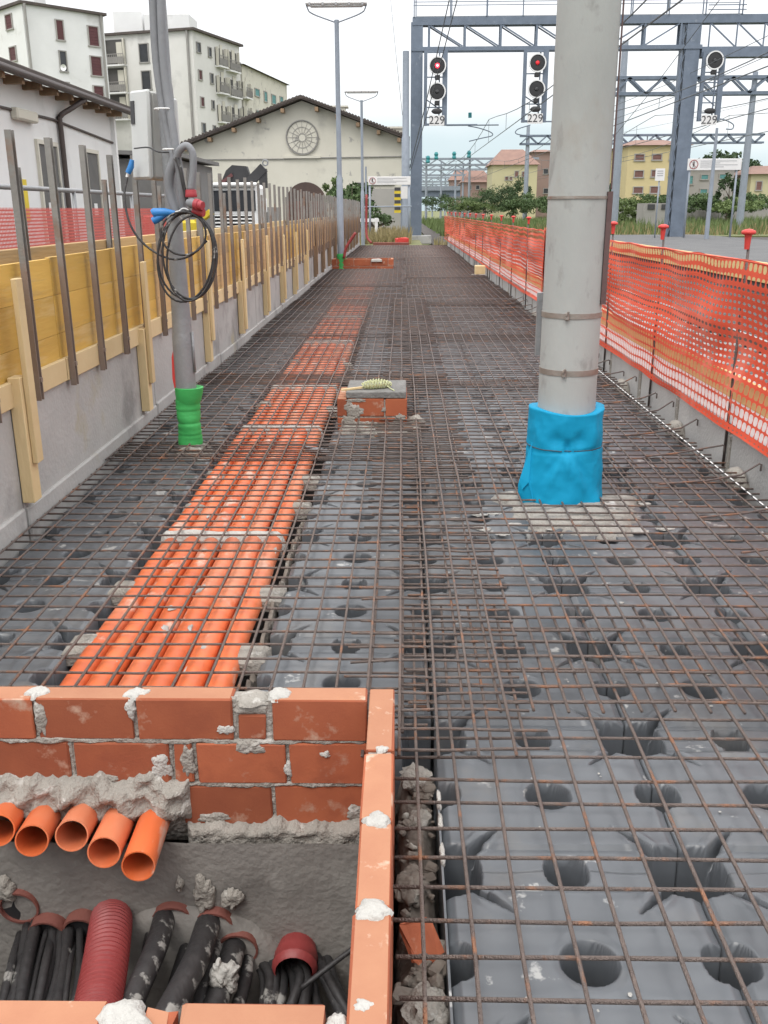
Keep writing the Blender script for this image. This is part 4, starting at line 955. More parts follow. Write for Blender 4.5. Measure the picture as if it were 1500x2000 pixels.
part(MB().lathe([(.13, -.02), (.105, .05), (.12, .1), (.105, .15), (.12, .2), (.105, .25), (.118, .3), (.1, .36)], (-1.49, 23.75, 0), 16), 'foam_tape', GREENF, GF2, 60)
solo(MB().tube(smooth_path([(-1.42, 23.6, .25), (-1.36, 23.6, .5), (-1.22, 23.6, .72), (-1.12, 23.6, .86)], 4), .035, 8), 'red_conduit', CORR, 'short red conduit sticking up beside the nearer platform lamp', 'conduit', smooth=True, loc=(-1.4, 23.6, .2))
solo(MB().tube(smooth_path([(-1.5, 41.7, 2.0), (-1.52, 41.7, 1.0), (-1.5, 41.6, .3), (-1.3, 41.5, .02)], 5), .05, 8), 'red_conduit', CORR, 'long red conduit running down beside the farther platform lamp', 'conduit', smooth=True, loc=(-1.5, 41.7, 0))
solo(MB().b2(-1.2, .3, 40.2, 40.4, -.1, .09, ch=.02), 'red_timber', CLAY, 'low red edge at the far end of the mesh', 'edge board', loc=(-.4, 40.3, 0))
solo(MB().box((.0, 40.9, .1), (.5, .3, .3), rz=.5, ch=.03, jit=.03), 'red_block', REDP, 'red block lying at the far end of the platform', 'block', loc=(0, 40.9, 0))

GT = thing('signal_gantry', 'blue grey steel signal gantry spanning the tracks with a railed walkway', 'gantry', (.72, 50, 0))
def column(x0, x1, y, z1, parent, lat=False):
    mb = MB(); mb.b2(x0, x1, y-.28, y+.28, -.3, z1)
    c = part(mb, 'column', GANTRY, parent)
    if lat:
        l = MB(); z = 0
        for xx in (x0-.2,):
            l.b2(xx, xx+.1, y-.2, y+.2, -.3, z1)
        s_ = 1
        while z < z1-.6:
            l.bar((x0-.15, y-.21, z), (x0, y-.21, z+.5), .04); l.bar((x0, y-.21, z+.5), (x0-.15, y-.21, z+1.0), .04); z += 1.0
        part(l, 'lattice', GANTRY, parent)
    return c
column(.43, 1.0, 50, 9.92, GT); column(13.62, 14.3, 50, 9.75, GT, True)
part(MB().b2(.1, 1.5, 49.5, 50.5, -.3, .12, ch=.03), 'footing', CONC, GT)
ch = MB(); ch.b2(.5, 20.5, 49.7, 50.3, 9.78, 10.14); part(ch, 'top_chord', GANTRY, GT)
ch = MB(); ch.b2(.44, 14.4, 49.68, 49.86, 8.66, 8.84); ch.b2(.44, 14.4, 50.14, 50.32, 8.66, 8.84); ch.b2(14.4, 22, 49.7, 50.3, 8.3, 8.75); part(ch, 'bottom_chord', GANTRY, GT)
for k in range(8):
    x = 1.3+k*1.72
    part(MB().b2(x-.05, x+.05, 49.72, 49.82, 8.84, 9.78), 'truss_post', GANTRY, GT)
    part(MB().b2(x-.05, x+.05, 50.18, 50.28, 8.84, 9.78), 'truss_post', GANTRY, GT)
    s_ = 1 if k < 4 else -1
    if k < 7:
        a, b = (x+.06, x+1.62) if s_ > 0 else (x+1.62, x+.06)
        part(MB().bar((a, 49.75, 9.76), (b, 49.75, 8.86), .06), 'truss_diagonal', GANTRY, GT); part(MB().bar((a, 50.23, 9.76), (b, 50.23, 8.86), .06), 'truss_diagonal', GANTRY, GT)
for k in range(5):
    x = 14.7+k*1.3; part(MB().bar((x, 49.75, 9.78), (x+1.25, 49.75, 8.76), .06), 'truss_diagonal', GANTRY, GT)
    part(MB().b2(x-.03, x+.03, 49.72, 49.78, 8.75, 9.78), 'truss_post', GANTRY, GT)
rl = MB()
for z in (10.75, 11.05, 11.5): rl.b2(.55, 16.2, 49.66, 49.69, z, z+.03); rl.b2(.55, 16.2, 50.5, 50.53, z+.01, z+.04)
for k in range(10):
    x = .55+k*1.73
    rl.b2(x, x+.05, 49.655, 49.705, 10.14, 11.6); rl.b2(x+.1, x+.15, 50.49, 50.54, 10.14, 11.6)
for z in (10.3, 10.5, 10.75, 11.0, 11.25, 11.5): rl.b2(14.5, 16.3, 49.6, 49.63, z, z+.04)
part(rl, 'walkway_railing', GANTRY, GT)
part(MB().b2(.7, 16.2, 49.72, 50.48, 10.142, 10.17), 'walkway_deck', GALV, GT)
WHITER = mat('signal_white', (.75, .75, .74), (.68, .68, .68), 5, .5)
def emit(name, c, s_):
    m = bpy.data.materials.new(name); m.use_nodes = True; b = m.node_tree.nodes['Principled BSDF']
    b.inputs['Base Color'].default_value = (*c, 1); b.inputs['Emission Color'].default_value = (*c, 1); b.inputs['Emission Strength'].default_value = s_; return m
REDL = emit('red_lamp_lit', (1, .03, .05), 4.0); REDD = emit('red_lamp_dim', (.6, .02, .03), .3)
HOT = emit('lamp_core', (1, .55, .55), 3.5)
def signal(cx, zs, zp, label, lit, x0, x1, z0, z1, single=False):
    y = 49.45; t = thing('railway_signal', label, 'railway signal', (cx, y, z0), 'numbered signals on the gantry')
    f = MB(); f.b2(x0, x0+.16, y, y+.2, z0, z1); f.b2(x1-.24, x1-.001, y, y+.2, z0, z1); f.b2(x0+.16, x1-.16, y, y+.12, z0, z0+.1); f.b2(x0+.16, x1-.16, y, y+.12, z1-.12, z1)
    for k in range(6):
        z = z0+.35+k*.45
        if not any(abs(z-q) < .42 for q in zs): f.b2(x0+.16, x1-.16, y+.02, y+.08, z, z+.05)
    f.b2(x1-.42, x1-.36, y+.04, y+.1, z0+.1, z1-.12)
    f.bar((x0+.1, y+.1, z0+1.2), (x1-.3, y+.1, z0+.7), .05); part(f, 'frame', GANTRY, t)
    for k, zc in enumerate(zs):
        h_ = part(MB().lathe([(.36, .0), (.36, -.1), (.30, -.11), (.05, -.09)], (cx, y-.02, zc), 28, 'Y'), 'target_disc', BLACK, t, 50)
        part(MB().lathe([(.36, -.06), (.42, -.06), (.42, -.14), (.36, -.14)], (cx, y-.02, zc), 28, 'Y', caps=False), 'white_rim', WHITER, h_, 50)
        part(MB().box((cx, y-.05, zc-.52), (.24, .2, .2), ch=.03), 'bracket_box', BLACK, h_)
        if k == 0 and lit:
            part(MB().lathe([(.11 if lit > 1 else .1, -.13), (.06, -.16), (.01, -.165)], (cx, y-.02, zc), 14, 'Y'), 'red_lens', REDL if lit > 1 else REDD, h_, True)
            if lit > 1: part(MB().lathe([(.045, -.17), (.01, -.18)], (cx, y-.02, zc), 10, 'Y'), 'lens_core', HOT, h_)
        else: part(MB().lathe([(.09, -.115), (.06, -.14), (.01, -.145)], (cx, y-.02, zc), 14, 'Y'), 'dark_lens', INK, h_, True)
    part(MB().lathe([(.28, 0), (.28, -.08), (.24, -.1), (.01, -.1)], (cx, y-.03, zp+.42), 20, 'Y', fn=lambda a, z, r: r*(1-.55*abs(math.sin(a)))), 'lower_lamp', BLACK, t, 50)
    pl = part(MB().box((cx, y-.08, zp), (.74, .03, .46)), 'number_plate', SIGNW, t)
    text_part('229', .52, INK, pl, (cx, y-.1, zp+.0))
    if not single: part(MB().b2(x1, x1+1.5, y+.02, y+.08, z0, z0+.06), 'side_arm', GANTRY, t)
signal(1.7, (7.96, 6.82), 5.52, 'left signal with a bright red lamp beside the gantry column, numbered 229', 2, 1.06, 2.2, 5.3, 8.66)
signal(6.5, (8.05, 6.9), 5.58, 'middle signal with a faint red lamp beside the concrete pole, numbered 229', 1, 5.85, 7.05, 5.42, 8.66)
signal(14.95, (8.1,), 5.45, 'right signal with a single unlit disc behind the lattice column, numbered 229', 0, 14.42, 15.5, 5.42, 8.5, True)

# mast beside the gantry, mesh of catenary portals
def mast(u, v0, v1, Y, w_, label, name='mast', zb=-.6):
    p = at(u, v0, Y); q = at(u, v1, Y); t = solo(MB().lathe([(w_, zb), (w_, (p.z)*.55), (w_*.8, p.z*.56), (w_*.75, p.z)], (q.x, Y, 0), 12), name, MASTG, label, 'mast', smooth=50, loc=(q.x, Y, 0)); return t
mast(792, 100, 462, 48.5, .2, 'slim grey mast standing just left of the gantry column')
def truss(mb, x0, x1, y, z0, z1, step, w_=.12):
    for zz in (z0, z1):
        mb.b2(x0, x1, y-.35, y-.35+w_, zz-w_/2, zz+w_/2); mb.b2(x0, x1, y+.25, y+.25+w_, zz-w_/2, zz+w_/2)
    x = x0; k = 0
    while x < x1-step*.5:
        a, b = ((z0, z1) if k % 2 == 0 else (z1, z0)); mb.bar((x, y-.29, a), (min(x+step, x1), y-.29, b), w_*.6); mb.bar((x, y+.31, a), (min(x+step, x1), y+.31, b), w_*.6); x += step; k += 1
def portal(Y, u0, u1, vt, vb, posts, label, step=.8, w_=.12):
    a, b = at(u0, vt, Y), at(u1, vb, Y); um = (at((u0+u1)/2, vt, Y).z, at((u0+u1)/2, vb, Y).z)
    t = thing('catenary_portal', label, 'catenary portal', (a.x, Y, 0), 'lattice portals over the tracks')
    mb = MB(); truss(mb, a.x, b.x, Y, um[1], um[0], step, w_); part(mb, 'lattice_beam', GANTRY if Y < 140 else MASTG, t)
    for (u, v, r) in posts:
        p = at(u, v, Y); part(MB().lathe([(r, -.8), (r*.9, p.z*.5), (r*.65, p.z)], (p.x, Y, 0), 10), 'post', MASTG, t, 50)
    return t
portal(66, 1195, 1560, 152, 183, [(1222, 80, .3), (1476, 140, .26)], 'nearest catenary portal, its beam crossing behind the right gantry column', 1.1, .2)
portal(112, 1016, 1490, 264, 280, [(1032, 246, .28), (1470, 215, .3), (1265, 262, .1)], 'second catenary portal, beam above the yellow house roofs', 1.0, .2)
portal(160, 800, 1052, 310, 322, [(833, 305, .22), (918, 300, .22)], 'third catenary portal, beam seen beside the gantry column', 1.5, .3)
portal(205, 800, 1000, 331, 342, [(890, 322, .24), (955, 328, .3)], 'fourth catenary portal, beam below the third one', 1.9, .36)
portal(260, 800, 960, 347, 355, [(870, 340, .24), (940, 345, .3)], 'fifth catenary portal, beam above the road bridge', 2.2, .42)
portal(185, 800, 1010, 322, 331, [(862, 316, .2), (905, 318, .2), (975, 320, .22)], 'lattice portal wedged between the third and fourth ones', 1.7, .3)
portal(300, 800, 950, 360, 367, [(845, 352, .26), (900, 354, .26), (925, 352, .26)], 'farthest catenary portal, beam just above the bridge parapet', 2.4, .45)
# wires
WIRE = mat('wire', (.12, .13, .14), (.1, .11, .12), 5, .6)
wl = [((6.0, 12, 5.6), (4.6, 330, 5.6), 'lower'), ((11.5, 20, 5.6), (10.5, 330, 5.7), 'lower'), ((16.5, 28, 5.6), (15, 330, 5.8), 'lower'), ((21.5, 34, 5.6), (20, 330, 5.9), 'lower')]
for k, (a, b, _) in enumerate(wl):
    t = thing('overhead_wire', f'overhead line wires with droppers above the track, {LO[k]} from the platform', 'overhead wire', a, 'overhead line wires')
    a, b = Vector(a), Vector(b); part(MB().tube([a, b], .022, 5), 'contact_wire', WIRE, t)
    pts = []; n = 48; span = 55.0; dr = MB()
    for i in range(n+1):
        p = a + (b-a)*((i/n)**1.6); s_ = ((p.y-11) % span)/span; p = p+Vector((0, 0, .35+1.15*(2*s_-1)**2)); pts.append(p)
        if i % 2 == 0: dr.tube([p, p-Vector((0, 0, .35+1.15*(2*s_-1)**2))], .012, 4)
    part(MB().tube(pts, .02, 5), 'carrier_wire', WIRE, t); part(dr, 'droppers', WIRE, t)
for k, (p, q, l) in enumerate([((882, -20, 30), (800, 330, 49), 'left one of two dark cables slanting down to the gantry column'), ((898, -20, 30), (803, 330, 49.2), 'right one of two dark cables slanting down to the gantry column'), ((762, -10, 60), (786, 225, 60), 'thin wire dropping to the mast left of the gantry'), ((1420, -20, 34), (1180, 290, 60), 'thin wire rising to the upper right behind the concrete pole'), ((1520, 60, 40), (1180, 215, 66), 'thin wire with beads crossing the right gantry column'), ((1520, 100, 42), (1180, 240, 66), 'lower thin wire crossing the right gantry column'), ((1520, 190, 80), (1200, 262, 110), 'far thin wire under the right signal')]):
    a, b = at(*p), at(*q); solo(MB().tube([a, (a+b)/2-Vector((0, 0, .15)), b], .018 if k < 2 else .014, 5), 'overhead_cable', WIRE, l, 'cable', smooth=True, loc=a)
# insulators, cantilever arms under the beam
mb = MB()
for (u, v) in ((919, 226),): pass
t = thing('wire_support', 'catenary arm with a teal insulator hanging right of the left signal', 'catenary arm', at(915, 245, 52))
TEAL = mat('teal_insulator', (.03, .25, .27), (.02, .18, .2), 5, .5)
part(MB().tube([at(872, 245, 52), at(974, 244, 52)], .03, 6), 'tube', GANTRY, t); part(MB().tube(smooth_path([at(914, 246, 52), at(935, 250, 52), at(958, 258, 52), at(961, 265, 52), at(940, 270, 52), at(916, 276, 52)], 4), .025, 6), 'registration_arm', GANTRY, t)
part(MB().tube([at(918, 220, 52), at(918, 230, 52)], .09, 8), 'insulator', TEAL, t)
t = thing('wire_support', 'curved catenary arm hanging left of the middle signal\'s number', 'catenary arm', at(1030, 250, 60))
part(MB().tube(smooth_path([at(1036, 244, 60), at(1012, 252, 60), at(1007, 260, 60), at(1020, 264, 60), at(1040, 266, 60)], 4), .03, 6), 'registration_arm', GANTRY, t)
t = thing('wire_support', 'curved catenary arm right of the right signal\'s number', 'catenary arm', at(1420, 240, 60))
part(MB().tube(smooth_path([at(1392, 230, 60), at(1415, 234, 60), at(1432, 243, 60), at(1430, 252, 60), at(1418, 252, 60)], 4), .035, 6), 'registration_arm', GANTRY, t)
for k, (u, v) in enumerate(((836, 312), (852, 305), (887, 304), (916, 302))):
    p = at(u, v, 158); solo(MB().lathe([(.25, -.5), (.35, -.3), (.25, 0), (.35, .3), (.2, .6)], p, 8), 'insulator', TEAL, f'teal insulator on the third catenary portal, {LO[k].replace("nearest", "first")} from the left', 'insulator', 'teal insulators', loc=p)

# ------------------------------------------------------------------ buildings
PLW = mat('white_plaster', (.74, .74, .73), (.67, .67, .66), .5, .9, .05, 20, ((.52, .51, .49), .58, .35, .14))
PLC = mat('cream_plaster', (.61, .585, .505), (.545, .52, .445), .5, .9, .1, 12, ((.42, .4, .35), .57, .35, .12), spots2=((.36, .345, .315), .62, 1.6, .05))
PLY = mat('yellow_plaster', (.56, .47, .26), (.52, .43, .235), .4, .9, .05, 12)
PLP = mat('pale_yellow_plaster', (.5, .46, .29), (.46, .42, .26), .4, .9)
PLG = mat('grey_plaster', (.36, .34, .32), (.31, .3, .28), .5, .9)
PLB = mat('brown_plaster', (.27, .19, .165), (.24, .165, .14), .5, .9)
ROOFT = mat('roof_tile', (.1, .08, .07), (.065, .054, .05), 2, .9, .4, 10)
ROOFR = mat('terracotta_roof', (.27, .165, .13), (.22, .135, .11), 1, .9, .3, 8)
DARKW = mat('dark_glass', (.045, .048, .055), (.03, .032, .036), 2, .25)
SHR = mat('red_shutter', (.115, .04, .042), (.09, .034, .038), 3, .7)
SHT = mat('teal_shutter', (.12, .3, .3), (.1, .26, .26), 3, .7)
SHB = mat('brown_shutter', (.2, .1, .085), (.17, .088, .075), 3, .7)
BALC = mat('balcony_grey', (.3, .29, .27), (.24, .23, .22), 1, .9)
def facade_hit(u, v, P, Q):
    d = ray(u, v); e_ = (Q-P); n = Vector((e_.y, -e_.x, 0)); t_ = (P-EYE).dot(n)/d.dot(n); X = EYE+d*t_
    L = math.hypot(e_.x, e_.y); return ((X-P).x*e_.x + (X-P).y*e_.y)/L, X.z
class Block:
    def __init__(s, name, label, P, Q, depth, z1, wall, roof=None, over=.5, z0=-.3, group=None, rise=0):
        s.t = thing(name, label, 'building', (P.x, P.y, z0), group); s.P, s.Q = Vector((P.x, P.y, 0)), Vector((Q.x, Q.y, 0))
        e_ = (s.Q-s.P).normalized(); n = Vector((-e_.y, e_.x, 0))
        if n.y < 0: n = -n
        s.e, s.n, s.L = e_, n, (s.Q-s.P).length; s.P2, s.Q2 = s.P+n*depth, s.Q+n*depth; s.z1 = z1
        part(MB().poly([(*s.P.xy, z0), (*s.Q.xy, z0), (*s.Q2.xy, z0), (*s.P2.xy, z0)], (0, 0, z1-z0)), 'wall', wall, s.t)
        rp = [s.P-e_*over-n*over, s.Q+e_*over-n*over, s.Q2+e_*over+n*over, s.P2-e_*over+n*over]
        if rise == 0: part(MB().poly([(*p.xy, z1) for p in rp], (0, 0, .22)), 'roof', roof or ROOFT, s.t)
        else:
            m1 = (rp[0]+rp[3])/2; m2 = (rp[1]+rp[2])/2; i_ = (m2-m1)*.28
            v_ = [(*p.xy, z1) for p in rp]+[(*(m1+i_).xy, z1+rise), (*(m2-i_).xy, z1+rise)]
            part(MB().add(v_, [(0, 1, 5, 4), (1, 2, 5), (2, 3, 4, 5), (3, 0, 4), (3, 2, 1, 0)]), 'roof', roof or ROOFR, s.t)
    def face(s, which):
        return (s.P, s.Q) if which == 'front' else (s.Q, s.Q2) if which == 'right' else (s.P2, s.P)
    def win(s, which, r, m=DARKW, shut=True, name='window'):
        A, B = s.face(which); e_ = (B-A).normalized(); n = Vector((e_.y, -e_.x, 0))
        s0, zt = facade_hit(r[0], r[1], A, B); s1, zb = facade_hit(r[2], r[3], A, B)
        s0, s1 = min(s0, s1), max(s0, s1); c = A+e_*(s0+s1)/2; w_, h_ = s1-s0, zt-zb; zc = (zt+zb)/2
        mx = Matrix((e_, n, Vector((0, 0, 1)))).transposed()
        f = MB(); q = .09
        for (ox, oz, sx, sz) in ((0, h_/2, w_+.2, q), (0, -h_/2, w_+.3, q*1.3), (-w_/2-.04, 0, q, h_-q), (w_/2+.04, 0, q, h_-q)):
            f.box(c+e_*ox+n*.04+Vector((0, 0, zc+oz)), (sx, .14, sz), mtx=mx)
        o = part(f, name, BALC if m is DARKW else PLG, s.t)
        pn = MB(); pn.box(c+n*.015+Vector((0, 0, zc)), (w_, .05, h_), mtx=mx)
        part(pn, 'pane' if m is DARKW else 'shutter', m, o)
        if m is not DARKW:
            sl = MB(); k = max(4, int(h_/.22))
            for i in range(k): sl.box(c+n*.045+Vector((0, 0, zb+h_*(i+.5)/k)), (w_-.06, .03, h_/k*.55), mtx=mx)
            part(sl, 'shutter_slats', m, o)
        return o
    def balcony(s, which, r, dep=.55):
        A, B = s.face(which); e_ = (B-A).normalized(); n = Vector((e_.y, -e_.x, 0))
        s0, zt = facade_hit(r[0], r[1], A, B); s1, zb = facade_hit(r[2], r[3], A, B); s0, s1 = min(s0, s1), max(s0, s1)
        c = A+e_*(s0+s1)/2; w_ = s1-s0; mx = Matrix((e_, n, Vector((0, 0, 1)))).transposed(); h_ = zt-zb
        o = part(MB().box(c+n*.02+Vector((0, 0, (zt+zb)/2)), (w_, .06, h_), mtx=mx), 'loggia', mat('loggia_shade', (.1, .095, .09), (.07, .068, .065), 1, .9), s.t)  # flat dark panel, its colour stands for the shade of the recess
        b = MB(); b.box(c+n*dep/2+Vector((0, 0, zb-.08)), (w_+.1, dep, .16), mtx=mx); part(b, 'balcony_slab', PLW, o)
        g_ = MB(); g_.box(c+n*dep+Vector((0, 0, zb+.95)), (w_+.1, .05, .06), mtx=mx)
        k = max(4, int(w_/.22))
        for i in range(k+1): g_.box(c+e_*(-w_/2+w_*i/k)+n*dep+Vector((0, 0, zb+.46)), (.04, .03, .95), mtx=mx)
        g_.box(c+n*(dep-.03)+Vector((0, 0, zb+.4)), (w_, .02, .6), mtx=mx)
        part(g_, 'balcony_railing', BALC, o)
        for q in (-1, 1): part(MB().box(c+e_*(q*w_/2)+n*dep*.5+Vector((0, 0, (zb+zt)/2)), (.12, .3, h_+.1), mtx=mx), 'balcony_pier', PLC, o)
        part(MB().box(c+e_*(w_*.2)+n*.06+Vector((0, 0, zb+1.05)), (min(1.0, w_*.3), .04, 2.1), mtx=mx), 'balcony_door', PLC, o)
def zplane(u, v, z):
    d = ray(u, v); return EYE+d*((z-H)/d.z)
A = at(42, 7, 88); B = zplane(201, 31, A.z)
b1 = Block('apartment_block', 'white apartment block with dark red shutters at the upper left', A, B, 16, A.z, PLW, over=.25, group='apartment blocks')
for r in ((171, 50, 193, 92), (176, 109, 199, 150), (182, 167, 203, 203)): b1.win('front', r, SHR)
for r in ((108, 38, 125, 80), (115, 99, 131, 141), (121, 160, 135, 178)): b1.win('front', r, SHR if r[0] == 108 else DARKW)
b1.win('left', (11, 30, 26, 56), SHR); b1.win('left', (19, 93, 34, 118), SHR)
e_ = b1.e; p = b1.P; part(MB().tube([(p.x+.4*e_.x, p.y-.15, .0), (p.x+.4*e_.x, p.y-.15, A.z)], .12, 6), 'drainpipe', BALC, b1.t)
part(MB().box(b1.Q-e_*.3-b1.n*.12+Vector((0, 0, A.z/2)), (.15, .15, A.z), rz=0), 'drainpipe', BALC, b1.t)
cc = b1.P+e_*3+b1.n*6; part(MB().box(cc+Vector((0, 0, A.z+1)), (3.4, 3, 2.2), ch=.05), 'roof_hut', PLW, b1.t)
p = at(124, 132, 87); part(MB().lathe([(.02, .1), (.24, 0), (.26, -.04), (.25, -.03), (.02, .09)], p, 14, 'Y', caps=False), 'satellite_dish', WHITEP, b1.t, 50)
A = at(375, 59, 102); Lf = zplane(203, 71, A.z)
b2 = Block('apartment_block', 'tall cream apartment block with loggias behind the steel pole', Lf, A, 10.3, A.z, mat('offwhite_plaster', (.66, .65, .62), (.59, .58, .55), .4, .9, .05, 12, ((.46, .45, .43), .58, .3, .14)), over=.35, group='apartment blocks')
for r in ((272, 86, 291, 122), (277, 139, 296, 175)): b2.win('front', r)
b2.balcony('front', (206, 79, 247, 126)); b2.balcony('front', (209, 134, 251, 180)); b2.balcony('front', (212, 186, 255, 232))
for r in ((383, 82, 391, 104), (387, 136, 394, 157), (391, 189, 398, 209), (394, 240, 401, 261), (406, 92, 412, 112), (410, 143, 416, 164), (413, 196, 418, 214), (416, 245, 421, 263)): b2.win('right', r, SHR if r[1] in (136, 189) else DARKW)
for r in ((419, 92, 437, 132), (440, 98, 462, 142), (421, 148, 440, 184), (442, 153, 465, 192), (424, 205, 443, 240), (445, 208, 468, 246)): b2.balcony('right', r)
part(MB().box((b2.P+b2.e*1.5+b2.n*3+Vector((0, 0, A.z+1.25))), (3, 3, 2.4), ch=.04), 'roof_hut', PLW, b2.t); part(MB().box((b2.P+b2.e*5.8+b2.n*3.6+Vector((0, 0, A.z+1.0))), (4.6, 4, 1.9), ch=.04), 'roof_hut', PLW, b2.t)
part(MB().tube([b2.Q-b2.e*.5-b2.n*.2, b2.Q-b2.e*.5-b2.n*.2+Vector((0, 0, A.z))], .12, 6), 'drainpipe', BALC, b2.t)
Bq = b2.Q2; zt = at(470, 125, Bq.y).z; P3 = zplane(466, 126, zt); P3 = Vector((Bq.x+.15, Bq.y+.3, 0)); Q3 = zplane(560, 166, zt)
b3 = Block('apartment_block', 'lower cream apartment block with teal shutters behind the warehouse roof', P3, Q3, 12, zt, PLC, over=.4, group='apartment blocks', rise=1.4, roof=ROOFT)
for r in ((497, 172, 506, 190), (515, 178, 521, 200), (530, 184, 538, 205), (546, 188, 552, 208), (500, 215, 507, 226)): b3.win('front', r, SHT)
b3.balcony('front', (472, 160, 485, 193)); b3.balcony('front', (474, 208, 487, 238))

# warehouse
YW = 60; wx0, wx1, wxa = -13.3, .12, -5.95
WH = thing('warehouse', 'cream gabled warehouse with a round window at the end of the platform', 'building', (-6.6, YW, 0))
zl, zr, za = 4.75, 5.4, 7.55
zl = 7.55-(7.55-5.4)*(-5.95-wx0)/(wx1+5.95)
part(MB().poly([(wx0, YW, -.3), (wx1, YW, -.3), (wx1, YW, zr), (wxa, YW, za), (wx0, YW, zl)], (0, 30, 0)), 'wall', PLC, WH)
rf = MB()
for (xa, zA, xb, zB) in ((wx0-.5, zl-.16, wxa, za+.06), (wx1+.35, zr-.12, wxa, za+.06)):
    rf.poly([(xa, YW-.7, zA), (xb, YW-.7, zB), (xb, YW-.7, zB+.2), (xa, YW-.7, zA+.2)], (0, 31.5, 0))
RFo = part(rf, 'roof', ROOFT, WH)
for (xa, zA, s_) in ((wx0, zl, 1), (wx1, zr, -1)):
    for k in range(34):
        q = k/34; x = xa+(wxa-xa)*q; z = zA+(za-zA)*q
        part(MB().tube([(x, YW-.75, z+.2), (x, YW+1.2, z+.2)], .09, 6), 'roof_tile', ROOFT, RFo)
for q in (.05, .25, .45, .65, .85):
    for (xa, zA) in ((wx0, zl), (wx1, zr)):
        x = xa+(wxa-xa)*q; z = zA+(za-zA)*q; part(MB().b2(x-.1, x+.1, YW-.66, YW, z-.3, z-.08), 'purlin_end', OLDWOOD, WH)
c = (-5.98, YW-.02, 5.52)
rw = part(MB().lathe([(.98, .02), (.98, -.1), (.92, -.1), (.92, .02)], c, 40, 'Y'), 'round_window', BALC, WH, 50)
part(MB().lathe([(.9, -.03), (.001, -.035)], c, 40, 'Y'), 'window_fill', PLC, rw)
sp_ = MB()
for k in range(16):
    a = 2*math.pi*k/16; sp_.bar((c[0]+.22*math.cos(a), YW-.09, c[2]+.22*math.sin(a)), (c[0]+.92*math.cos(a), YW-.05, c[2]+.92*math.sin(a)), .022)
for r in (.22, .58): sp_.lathe([(r-.015, -.04), (r+.015, -.04), (r+.015, -.06), (r-.015, -.06)], c, 32, 'Y', caps=False)
part(sp_, 'window_tracery', PLG, rw)
part(MB().b2(-7.1, -4.9, YW-.14, YW+.02, 4.35, 4.48), 'ledge', PLC, WH)
part(MB().tube([(wx0, YW-.05, 4.3), (-7, YW-.05, 4.32), (-6, YW-.05, 4.36), (wx1, YW-.05, 4.42)], .035, 5), 'wall_cable', BALC, WH)
dc = (-5.85, YW-.02, 1.7)
pts = [(dc[0]-1.25, YW-.03, -.2)] + [(dc[0]+1.25*math.cos(a), YW-.03, 1.75+1.25*math.sin(a)) for a in [math.pi-math.pi*i/16 for i in range(17)]] + [(dc[0]+1.25, YW-.03, -.2)]
dr = part(MB().poly(pts, (0, .06, 0)), 'arched_door', mat('door_brown', (.1, .065, .055), (.07, .05, .045), 2, .9), WH)
sl = MB()
for k in range(14): sl.b2(dc[0]-1.1+k*.16, dc[0]-1.02+k*.16, YW-.06, YW-.03, -.2, 1.9)
part(sl, 'door_slats', mat('door_red', (.17, .08, .065), (.13, .06, .05), 2, .9), dr)
part(MB().b2(-3.4, .05, YW-.06, YW+.02, -.3, 2.6), 'rendered_patch', PLG, WH); part(MB().b2(-2.85, -.45, YW-.09, YW-.058, 2.78, 2.95), 'dark_slot', INK, WH)
ch_ = MB(); ch_.b2(-5.9, -3.9, YW+9, YW+10, 7.1, 8.05); ch_.b2(-6.1, -3.7, YW+8.9, YW+10.1, 8.05, 8.15); part(ch_, 'chimney', PLC, WH)
ch_ = MB(); ch_.b2(-1.6, .2, YW+8, YW+9.5, 5.3, 6.6); ch_.b2(-1.8, .4, YW+7.9, YW+9.6, 6.6, 6.72); part(ch_, 'chimney', PLC, WH)

# station building at the left
SB = thing('station_building', 'low white station building with brown eaves behind the formwork', 'building', (-9, 16, 0))
part(MB().b2(-13, -7, 4, 24.1, -.1, 3.72), 'wall', PLW, SB)
part(MB().poly([(-6.62, 3.5, 3.62), (-6.62, 3.5, 3.8), (-10, 3.5, 5.05), (-13.4, 3.5, 3.8), (-13.4, 3.5, 3.62), (-10, 3.5, 4.86)], (0, 21.1, 0)), 'roof', ROOFT, SB)
for k in range(24): part(MB().b2(-7.02, -6.66, 4+k*.86, 4.12+k*.86, 3.52, 3.66), 'rafter_end', OLDWOOD, SB)
part(MB().tube([(-6.58, 3.5, 3.66), (-6.58, 24.5, 3.66)], .07, 8), 'gutter', mat('brown_metal', (.075, .055, .05), (.06, .045, .04), 4, .6), SB, True)
BRM = MATS['brown_metal']
part(MB().tube(smooth_path([(-6.6, 21.0, 3.6), (-6.75, 20.6, 3.4), (-6.93, 20.3, 3.2), (-6.93, 20.3, 2.9), (-6.93, 20.3, 0)], 4), .055, 8), 'downpipe', BRM, SB, True)
part(MB().tube([(-6.97, 4, 3.1), (-6.97, 12, 3.08), (-6.97, 20, 3.13), (-6.97, 24, 2.95)], .025, 6), 'wall_cable', BRM, SB)
part(MB().b2(-7.0, -6.85, 17.9, 18.9, 2.96, 3.16, ch=.03), 'wall_lamp', YEL if 0 else PLC, SB)
